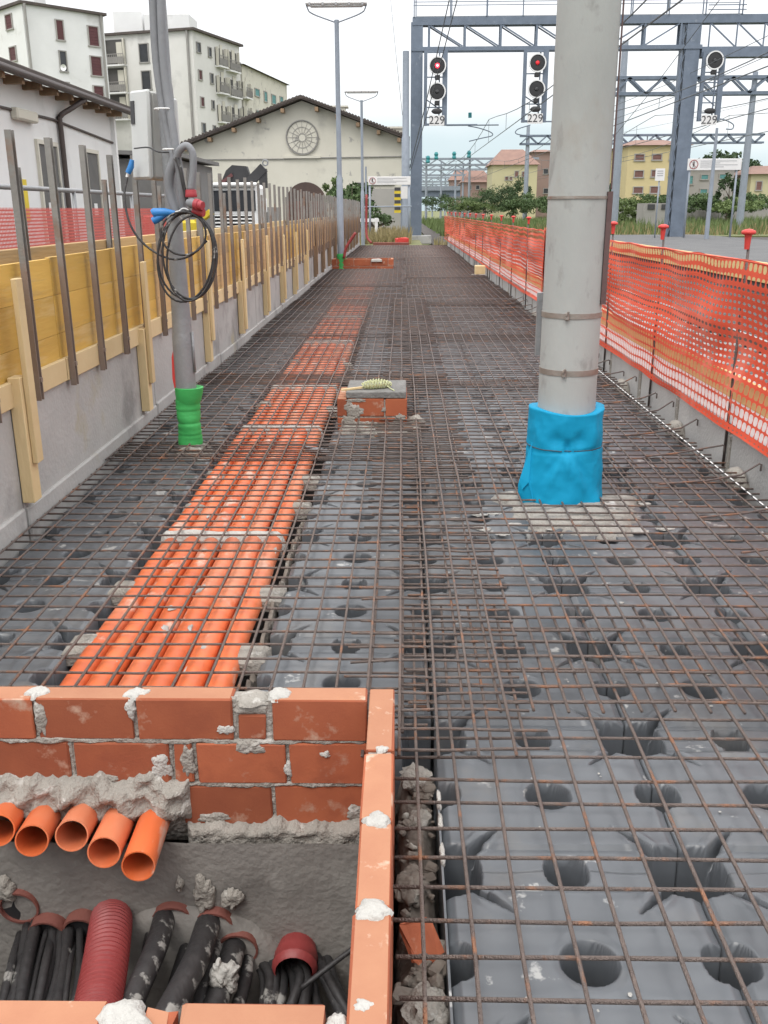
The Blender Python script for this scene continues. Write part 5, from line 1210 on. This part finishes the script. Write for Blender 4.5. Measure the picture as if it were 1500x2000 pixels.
for (y0, y1) in ((19.0, 20.0), (21.85, 22.65), (14.6, 15.7), (11, 12)):
    d_ = part(MB().b2(-7.02, -6.97, y0, y1, -.05, 2.62), 'door', mat('door_grey', (.13, .125, .12), (.1, .098, .095), 3, .8), SB)
    fr = MB(); fr.b2(-7.01, -6.94, y0-.07, y0, -.05, 2.7); fr.b2(-7.01, -6.94, y1, y1+.07, -.05, 2.7); fr.b2(-7.01, -6.94, y0, y1, 2.62, 2.7); part(fr, 'door_frame', PLC, d_)
    part(MB().b2(-6.968, -6.96, y0+.25, y0+.48, 1.3, 1.55), 'door_notice', SIGNW, d_)
part(MB().b2(-7.0, -6.975, 17.75, 18.25, 1.2, 1.95), 'yellow_sign', YEL, SB); part(MB().b2(-7.02, -6.985, 4, 24.1, -.1, .55), 'plinth', BALC, SB)
part(MB().b2(-7.0, -6.9, 24.0, 24.14, -.1, 3.6), 'corner_pipe', WHITEP, SB)
solo(MB().poly([(-10.5, 26, 2.9), (-5.9, 26, 2.75), (-5.9, 26, 2.85), (-10.5, 26, 3.0)], (0, 6, 0)).b2(-10.4, -6.1, 26.2, 31.8, -.1, 2.7), 'side_shed', mat('shed_grey', (.2, .195, .19), (.15, .147, .143), 1.5, .9), 'dark grey lean-to shed between station building and apartment blocks', 'shed', loc=(-8, 27, 0))

# red mesh barrier with galvanised rail in the yard
t = thing('red_mesh_barrier', 'translucent red mesh barrier with a galvanised rail before the station building', 'barrier', (-3.6, 9, 0))
mb = MB()
for k in range(34): mb.b2(-3.601, -3.599, 6.0, 15.5, .3+k*.033, .3+k*.033+.015)
for k in range(300): y = 6.0+k*.0317; mb.b2(-3.5985, -3.5965, y, y+.014, .3, 1.42)
part(mb, 'red_netting', REDNET, t, False, 'stuff')
part(MB().tube([(-3.62, 5, 1.6), (-3.62, 16, 1.6)], .024, 8), 'rail', GALV, t, True)
for k in range(5): part(MB().tube([(-3.62, 6.2+k*2.3, -.06), (-3.62, 6.2+k*2.3, 1.6)], .024, 8), 'rail_post', GALV, t, True)
solo(MB().b2(-4.2, -4.1, 15.7, 17.2, -.06, 1.32, ch=.04).b2(-4.3, -4.0, 15.9, 17.0, -.06, .1, ch=.03), 'red_barrier', REDP, 'solid red plastic barrier just left of the steel pole', 'barrier', loc=(-4.15, 16.4, 0))
p = at(395, 425, 24)
t = thing('yellow_machine', 'small yellow and black machine behind the steel pole\'s plugs', 'machine', (-6.6, 27, 0))
part(MB().box((-5.9, 26.2, .9), (1.0, .8, .5), ch=.08), 'engine_cover', YEL, t); part(MB().box((-5.9, 26.2, .5), (1.2, 1.1, .35), ch=.1), 'tracks', BLACK, t); part(MB().bar((-5.6, 26, 1.0), (-5.0, 25.6, 1.35), .14), 'arm', YEL, t)

# truck with folded crane behind the fence
TX, TY = -6.35, 36.0
t = thing('crane_truck', 'white truck with a folded black crane behind the formwork', 'truck', (TX, TY, 0))
part(MB().box((TX, TY+1, 1.35), (2.2, 2.0, 1.9), ch=.14), 'cab', WHITEP, t)
part(MB().box((TX, TY-.02, 1.72), (1.96, .06, .72), ch=.02), 'windscreen', DARKW, t)
part(MB().box((TX, TY-.06, 2.28), (2.16, .3, .14), ch=.05), 'sun_visor', WHITEP, t)
gr = part(MB().box((TX, TY-.02, 1.0), (1.7, .06, .52), ch=.02), 'grille', BLACK, t)
for k in range(4): part(MB().box((TX, TY-.07, .82+k*.13), (1.66, .06, .055), ch=.01), 'grille_bar', WHITEP, gr)
part(MB().box((TX, TY-.1, .52), (2.2, .3, .34), ch=.05), 'bumper', WHITEP, t)
for s_ in (-1, 1):
    part(MB().box((TX+s_*.85, TY-.24, .56), (.34, .06, .18), ch=.02), 'headlight', SIGNW, t)
    part(MB().box((TX+s_*1.28, TY+.05, 1.55), (.2, .12, .5), ch=.03), 'mirror', BLACK if s_ < 0 else WHITEP, t)
    for yy in (.5, 4.5): 
        wh = part(MB().lathe([(.3, -.15), (.48, -.14), (.5, 0), (.48, .14), (.3, .15)], (TX+s_*.95, TY+yy, .45), 20, 'X'), 'wheel', BLACKR, t, 50); part(MB().lathe([(.28, -.155), (.28, .155)], (TX+s_*.95, TY+yy, .45), 14, 'X'), 'rim', GALV, wh, 50)
part(MB().b2(TX-1.1, TX+1.1, TY+2.3, TY+6.5, .9, 1.5), 'load_bed', BALC, t)
cr_ = part(MB().poly([(TX-.75, TY+2.2, 2.25), (TX-.45, TY+2.2, 2.85), (TX-.2, TY+2.2, 3.05), (TX+.35, TY+2.2, 3.0), (TX+.45, TY+2.2, 2.7), (TX+.3, TY+2.2, 2.3)], (0, .4, 0)), 'crane', BLACK, t)
part(MB().bar((TX+.35, TY+2.1, 2.3), (TX+1.05, TY+2.1, 2.95), .3, .35), 'crane_boom', BLACK, cr_); part(MB().bar((TX+1.0, TY+2.1, 2.2), (TX+1.0, TY+2.1, 2.9), .22, .3), 'crane_boom', BLACK, cr_)
part(MB().tube(arc((TX+1.1, TY+2.1, 3.12), .1, 0, 2*math.pi, 14), .03, 6, False), 'hook', GALV, cr_)
part(MB().bar((TX-.7, TY+2.15, 2.35), (TX-.2, TY+2.15, 2.7), .12), 'ram', mat('ram_red', (.1, .03, .03), (.08, .025, .025), 4, .5), cr_)
t = thing('green_skip', 'dark green skip standing left of the white truck', 'skip', (-8.3, 33, 0))
part(MB().poly([(-9.6, 33, .1), (-7.2, 33, .1), (-7.0, 33, 1.55), (-9.8, 33, 1.55)], (0, 2, 0)), 'bin', mat('skip_green', (.02, .045, .04), (.015, .035, .03), 3, .6), t); part(MB().b2(-9.9, -6.9, 32.9, 33.0, 1.5, 1.6), 'rim', BLACK, t)

# ------------------------------------------------------------------ houses at the right, road bridge
def house(name, label, r, Y, depth, wall, roof, wins, m, over=.4, rise=1.2, Y2=None):
    P = at(r[0], r[1], Y); Q = at(r[2], r[1], Y2 or Y); b = Block(name, label, P, Q, depth, P.z, wall, roof, over, group='houses beyond the tracks', rise=rise, z0=-.5)
    for w_ in wins: b.win('front', w_, m)
    return b
house('house', 'yellow house with brown shutters left of the right gantry column', (1228, 284, 1347, 400), 105, 9, PLY, ROOFR, [(1241, 301, 1257, 314), (1275, 301, 1291, 313), (1309, 300, 1325, 313), (1240, 333, 1255, 347), (1273, 332, 1288, 346), (1308, 331, 1323, 345), (1238, 365, 1254, 378), (1271, 364, 1287, 378), (1306, 363, 1322, 377)], SHB, rise=.8)
house('house', 'cream house with teal shutters and terracotta roof beside the yellow house', (1150, 322, 1226, 400), 116, 8, PLC, ROOFR, [(1200, 332, 1214, 346), (1199, 364, 1213, 377)], SHT, rise=2.0)
house('house', 'grey house with teal shutters behind the right sign board', (1346, 324, 1436, 400), 112, 9, PLG, ROOFT, [(1370, 341, 1382, 351), (1406, 340, 1420, 350), (1345, 343, 1352, 360), (1368, 369, 1380, 380)], SHT, rise=.5)
house('house', 'yellow house with a red roof at the right picture edge', (1468, 340, 1570, 400), 110, 8, PLP, ROOFR, [(1478, 354, 1486, 372)], SHB, rise=1.0)
house('house', 'pale yellow house with red shutters above the far hedge', (962, 322, 1050, 395), 150, 9, PLP, ROOFR, [(987, 345, 992, 352), (996, 345, 1000, 352), (1006, 334, 1012, 346), (1020, 335, 1030, 346)], SHB, rise=2.4)
house('house', 'tall red brick house beside the pale yellow house', (1040, 297, 1085, 395), 165, 9, PLB, ROOFR, [(1062, 330, 1070, 340), (1062, 368, 1070, 378)], DARKW, rise=.6)
house('house', 'low house with a red tiled roof beside the road bridge', (905, 356, 962, 395), 185, 9, PLB, ROOFR, [(915, 362, 920, 370), (930, 362, 936, 370)], DARKW, rise=2.2)
house('house', 'small red roofed house behind the bridge houses', (880, 352, 925, 395), 230, 9, PLB, ROOFR, [(895, 360, 900, 366), (908, 360, 913, 366)], DARKW, rise=2.4)
t = thing('road_bridge', 'grey road bridge crossing the tracks in the distance', 'bridge', (10, 215, 0))
a = at(790, 373, 215); b = at(905, 384, 215); c_ = at(948, 384, 215)
part(MB().b2(a.x-8, c_.x+14, 212, 218, b.z, a.z), 'deck', GANTRY, t); part(MB().b2(a.x-8, c_.x+14, 211.6, 211.9, a.z, a.z+.9), 'parapet', MASTG, t)
zz = b.z
ptsb = [(b.x-6, 212, zz), (b.x, 212, zz), (b.x+4.6, 212, zz), (b.x+4.6, 212, -1), (b.x+1.2, 212, -1), (b.x+.9, 212, zz-2.0), (b.x-.3, 212, zz-1.0), (b.x-2.5, 212, zz-.35)]
part(MB().poly(ptsb, (0, 6, 0)), 'pier', mat('bridge_grey', (.2, .2, .205), (.17, .17, .175), .4, .9), t)
part(MB().b2(a.x-8, a.x-1.5, 212, 218, -1, zz), 'pier', MATS['bridge_grey'], t); part(MB().b2(b.x+4.7, c_.x+14, 212.3, 217.7, -1, zz-1.6), 'embankment', PLG, t)
t = thing('boundary_wall', 'long grey boundary wall below the houses', 'wall', (30, 95, 0))
for k in range(16):
    part(MB().b2(19.2+k*3.0, 19.2+k*3.0+2.98, 96, 96.3, -.5, 2.05+rnd.uniform(-.03, .03)), 'wall_panel', BALC, t)
t = thing('relay_cabin', 'low grey concrete cabin with two dark openings in the grass', 'cabin', at(1283, 400, 70))
p = at(1258, 397, 70); q = at(1310, 424, 70)
part(MB().b2(p.x, q.x, 70, 72, -.5, p.z), 'wall', PLG, t)
for u in (1272, 1299):
    c_ = at(u, 404, 69.95); part(MB().box(c_, (.5, .06, .35)), 'opening', INK, t)

# ------------------------------------------------------------------ signs
def pictogram(t, cx, y, cz, r):
    part(MB().lathe([(r*.86, 0), (r, 0), (r, -.012), (r*.86, -.012)], (cx, y, cz), 24, 'Y', caps=False), 'prohibition_ring', INKR, t, 50)
    f = MB(); f.bar((cx-r*.62, y-.006, cz+r*.62), (cx+r*.62, y-.006, cz-r*.62), r*.12, .006); part(f, 'prohibition_bar', INKR, t)
    f = MB(); f.box((cx, y-.004, cz+.02*r), (r*.3, .006, r*.6)); f.lathe([(r*.17, 0), (r*.17, -.006)], (cx, y-.002, cz+r*.5), 12, 'Y'); f.bar((cx-.05*r, y-.004, cz-.25*r), (cx-.3*r, y-.004, cz-.75*r), r*.14, .006); f.bar((cx+.05*r, y-.004, cz-.25*r), (cx+.25*r, y-.004, cz-.75*r), r*.14, .006); f.bar((cx, y-.004, cz+.2*r), (cx-.4*r, y-.004, cz-.1*r), r*.1, .006)
    part(f, 'walking_figure', INK, t)
def board(u0, v0, u1, v1, Y, label, posts, zb=-.5):
    a, b = at(u0, v0, Y), at(u1, v1, Y); t = thing('warning_sign', label, 'sign', (a.x, Y, zb), 'white no-crossing boards')
    z0, z1 = b.z, a.z; bd = part(MB().b2(a.x, b.x, Y-.03, Y+.03, z0, z1, ch=.008), 'board', SIGNW, t); h_ = z1-z0
    pictogram(t, a.x+h_*.55, Y-.034, (z0+z1)/2, h_*.4)
    ln = MB(); x0 = a.x+h_*1.15
    for k, L in enumerate((.92, .5, .95, .6)): ln.b2(x0, x0+(b.x-x0)*L*.95, Y-.036, Y-.031, z1-h_*(.24+.17*k), z1-h_*(.18+.17*k))
    part(ln, 'printed_lines', INKG, t)
    for u in posts:
        p = at(u, v1, Y); part(MB().tube([(p.x, Y+.07, zb), (p.x, Y+.07, z1)], .05, 8), 'sign_post', MASTG, t, True)
board(719, 345, 802, 361, 45, 'white no-crossing sign board left of the gantry column', (722, 799))
board(1344, 310, 1447, 332, 48, 'white no-crossing sign board on posts right of the right gantry column', (1348, 1440))
t = thing('notice_sign', 'small white notice on a post left of the right gantry column', 'sign', at(1285, 455, 48))
a, b = at(1281, 329, 48), at(1297, 353, 48); part(MB().b2(a.x, b.x, 47.97, 48.0, b.z, a.z), 'board', SIGNW, t); ln = MB()
for k in range(3): ln.b2(a.x+.08, b.x-.08, 47.962, 47.968, a.z-.14-.1*k, a.z-.1-.1*k)
part(ln, 'printed_lines', INKG, t); part(MB().tube([((a.x+b.x)/2, 48.05, 0), ((a.x+b.x)/2, 48.05, a.z)], .035, 8), 'sign_post', MASTG, t, True)
a = at(1392, 250, 46); b = at(1376, 458, 46); q = at(1384, 250, 46)
solo(MB().lathe([(.11, 0), (.1, 2), (.06, a.z)], (b.x+.1, 46, 0), 10), 'mast', MASTG, 'thin grey mast standing before the right sign board', 'mast', smooth=50, loc=(b.x, 46, 0))
t = thing('marker_board', 'yellow and black marker boards stacked on a post left of the gantry', 'marker', at(776, 440, 46))
for k in range(4):
    a, b = at(770.5, 366+k*12.5, 46), at(782, 372.5+k*12.5, 46); part(MB().b2(a.x, b.x, 45.97, 46.0, b.z, a.z), 'black_plate', INK, t)
    c_, d_ = at(770, 372.7+k*12.5, 46), at(783, 378.2+k*12.5, 46); part(MB().b2(c_.x, d_.x, 45.98, 46.01, d_.z, c_.z), 'yellow_plate', YEL, t)
a, b = at(783, 364, 46), at(796, 388, 46); part(MB().b2(a.x, b.x, 45.96, 45.99, b.z, a.z), 'white_plate', SIGNW, t); p = at(784, 440, 46); part(MB().tube([(p.x, 46.06, -.3), (p.x, 46.06, a.z)], .04, 8), 'post', MASTG, t)
a, b = at(712, 404, 44), at(804, 403, 44)
solo(MB().tube([a, b], .03, 6).tube([(at(716, 470, 44).x, 44, -.3), (at(716, 470, 44).x, 44, 3.2)], .04, 6), 'pipe_rail', MASTG, 'thin grey pipe rail in front of the bush by the white cross', 'rail', smooth=50, loc=a)
p = at(735, 430, 46); solo(MB().box((p.x-.35, 46, p.z), (.95, .05, .15)).box((p.x, 46.01, p.z-.55), (.14, .05, 1.3)), 'white_cross', WHITEP, 'white wooden T-shaped marker before the warehouse bush', 'marker', loc=p)

# ------------------------------------------------------------------ rails
RAILM = mat('rail_steel', (.2, .14, .11), (.15, .1, .08), 4, .5, metal=.4); RTOP = mat('rail_top', (.5, .48, .46), (.42, .4, .39), 4, .3, metal=.7)
SLEEP = mat('sleeper', (.3, .285, .27), (.23, .22, .21), 4, .9, .3, 30)
def track(xc, y0, y1, z, label, n):
    t = thing('railway_track', label, 'railway track', (xc, y0, z), 'railway tracks')
    for s_ in (-1, 1):
        x = xc+s_*.7175; part(MB().b2(x-.07, x+.07, y0, y1, z, z+.02).b2(x-.012, x+.012, y0, y1, z+.02, z+.115).b2(x-.035, x+.035, y0, y1, z+.115, z+.145), 'rail', RAILM, t); part(MB().b2(x-.03, x+.03, y0, y1, z+.1455, z+.15), 'rail_head', RTOP, t)
    s = MB().box((0, 0, 0), (2.4, .24, .16), ch=.02).mesh('sleeper', SLEEP)
    for k in range(n): inst(s, 'sleeper', (xc, y0+.3+k*.62, z-.082), t)
track(4.85, 2, 190, -.7, 'railway track running just behind the orange net', 110)
def otrack(u0, v0, u1, v1, label, z=-.05):
    a, b = onz(u0, v0, z), onz(u1, v1, z); t = thing('railway_track', label, 'railway track', a, 'railway tracks')
    d_ = (b-a).normalized(); n = Vector((-d_.y, d_.x, 0))
    for s_ in (-.72, .72): part(MB().bar(a+n*s_-d_*20, b+n*s_+d_*20, .09, .16), 'rail', RAILM, t)
    for k in range(60):
        q = a+d_*(k*.7-6); part(MB().box(q-Vector((0, 0, .1)), (2.4, .24, .12), rz=math.atan2(d_.y, d_.x)-math.pi/2), 'sleeper', SLEEP, t)
otrack(1345, 439, 1500, 450, 'railway track crossing the far right beyond the asphalt', -.1)

# ------------------------------------------------------------------ vegetation
LEAFD = leafmat('leaf_dark', (.05, .085, .03), (.03, .06, .02)); LEAFM = leafmat('leaf_mid', (.085, .13, .045), (.05, .09, .03)); LEAFL = leafmat('leaf_light', (.13, .18, .06), (.09, .13, .04))
STEM = mat('bark', (.1, .075, .055), (.07, .055, .04), 4, .95, .5, 12)
def crown(c, rad, n, leaf, clumps, seed):
    r = random.Random(seed); mb = MB(); c = Vector(c)
    cl = []
    for _ in range(clumps):
        v = Vector((r.gauss(0, 1), r.gauss(0, 1), r.gauss(0, 1))).normalized()*(r.random()**.4)
        cl.append((Vector((v.x*rad[0], v.y*rad[1], v.z*rad[2])), r.uniform(.18, .36)))
    for _ in range(n):
        p, s_ = r.choice(cl); d = Vector((r.gauss(0, 1), r.gauss(0, 1), r.gauss(0, 1))).normalized()*(r.random()**.5)
        q = c+p*.85+Vector((d.x*rad[0], d.y*rad[1], d.z*rad[2]))*s_
        a = Vector((r.gauss(0, 1), r.gauss(0, 1), r.gauss(0, .7))).normalized(); b = a.orthogonal().normalized(); b = (Matrix.Rotation(r.random()*6.3, 3, a) @ b); L = leaf*r.uniform(.6, 1.4)
        mb.add([q-b*L*.5, q+a.cross(b)*L*.28, q+b*L*.5, q-a.cross(b)*L*.28], [(0, 1, 2, 3)])
    return mb
def plant(name, label, u, v, Y, rx, rz, n, leaf, m, cat='bush', trunk=True, zb=-.2, ry_=None, group='bushes and trees along the tracks'):
    c = at(u, v, Y); t = thing(name, label, cat, (c.x, Y, zb), group); sd_ = int(u*7+v)
    part(crown(c, (rx, ry_ or rx, rz), n, leaf, max(14, n//110), sd_), 'crown', m, t)
    if trunk:
        r = random.Random(sd_); tb = MB(); top = Vector((c.x, Y, c.z)); tb.tube([(c.x, Y, zb), (c.x+.1, Y, (zb+c.z)/2), top], .12, 7, rs=[.1*rz**.5+.05, .08*rz**.5+.04, .03])
        for k in range(6): tb.tube([(c.x, Y, zb+(c.z-zb)*(.4+.1*k)), top+Vector((r.uniform(-.7, .7)*rx, r.uniform(-.7, .7)*rx, r.uniform(-.2, .6)*rz))], .03, 5, rs=[.05, .015])
        part(tb, 'trunk', STEM, t, True)
plant('bush', 'dark green feathery bush before the warehouse behind the lamps', 688, 388, 52, 1.35, 1.25, 3200, .2, LEAFM)
plant('bush', 'thin light bush left of the first lamp before the warehouse', 655, 376, 53, .8, .9, 1100, .18, LEAFL)
plant('bush', 'dark low shrub behind the white T marker', 735, 436, 50, 1.4, .8, 1300, .16, LEAFM)
plant('tree', 'umbrella pine rising behind the right sign board', 1418, 332, 125, 5.0, 2.3, 4200, .5, LEAFD, 'tree')
plant('tree', 'small dark tree in front of the grey house', 1424, 378, 88, 1.3, 2.0, 1600, .28, LEAFD, 'tree')
for k, (u, v, Y, rx, rz, m, l) in enumerate([(985, 386, 120, 2.6, 1.7, LEAFD, 'dark bush left of the pale yellow house'), (1015, 378, 118, 2.0, 2.2, LEAFD, 'tall dark bush before the pale yellow house'), (1045, 396, 110, 2.4, 1.2, LEAFM, 'green bush beside the second portal\'s left post'), (1008, 402, 100, 1.8, 1.0, LEAFM, 'round mid green bush in the field'), (960, 396, 130, 2.4, 1.4, LEAFD, 'dark bush at the left end of the far hedge'), (1195, 385, 98, 1.0, 1.4, LEAFD, 'dark bush beside the concrete pole near the cream house'), (1230, 410, 75, 1.6, 1.0, LEAFL, 'light green bush behind the second net post'), (1350, 395, 92, 2.4, 1.0, LEAFM, 'bush at the foot of the right gantry column'), (1470, 395, 90, 2.6, 1.0, LEAFM, 'bush by the boundary wall at the right edge'), (860, 395, 150, 3.0, 1.4, LEAFD, 'dark hedge under the road bridge'), (900, 398, 140, 3.4, 1.2, LEAFM, 'green hedge beyond the net\'s far end'), (930, 404, 120, 2.4, .9, LEAFL, 'light hedge near the net\'s far end'), (1075, 400, 104, 2.2, 1.0, LEAFM, 'green bush half hidden by the concrete pole'), (945, 388, 150, 3.0, 1.5, LEAFM, 'green bush below the low red roofed house'), (1395, 400, 94, 2.6, .9, LEAFD, 'dark low bush under the right sign board'), (1290, 392, 93, 2.4, .8, LEAFM, 'low bush below the yellow house'), (1440, 402, 84, 2.2, .8, LEAFL, 'light bush before the boundary wall')]):
    plant('bush', l, u, v, Y, rx*1.15, rz, 2600, .21, m, trunk=False)
# tall grass and weeds
def grass(name, label, areas, m, h):
    mb = MB(); r = random.Random(len(label))
    for (x0, x1, y0, y1, n, z) in areas:
        for _ in range(n):
            x, y = r.uniform(x0, x1), r.uniform(y0, y1); k = mnoise.noise(Vector((x*.18, y*.12, 0)))
            if k < -.15 and r.random() < .8: continue
            hh = h*r.uniform(.4, 1.2)*(1+.8*k); a = r.random()*6.3; w_ = .02+.0007*y; dx, dy = math.cos(a)*w_, math.sin(a)*w_; l1, l2 = r.uniform(-.3, .3)*hh, r.uniform(-.3, .3)*hh
            mb.add([(x-dx, y-dy, z), (x+dx, y+dy, z), (x+l1, y+l2, z+hh)], [(0, 1, 2)])
    solo(mb, name, m, label, 'grass', kind='stuff')
DRY = leafmat('dry_grass', (.34, .28, .14), (.24, .2, .09))
grass('tall_grass', 'tall green grass growing across the field beyond the tracks', [(10, 60, 58, 118, 22000, -.15), (3, 14, 70, 150, 6500, -.6)], LEAFL, .75)
grass('dry_weeds', 'dry straw coloured weeds along the tracks and platform end', [(10, 60, 57, 76, 7000, -.15), (-3.2, .4, 43.5, 54, 4200, -.1), (2.0, 3.2, 30, 60, 500, -.75)], DRY, .5)
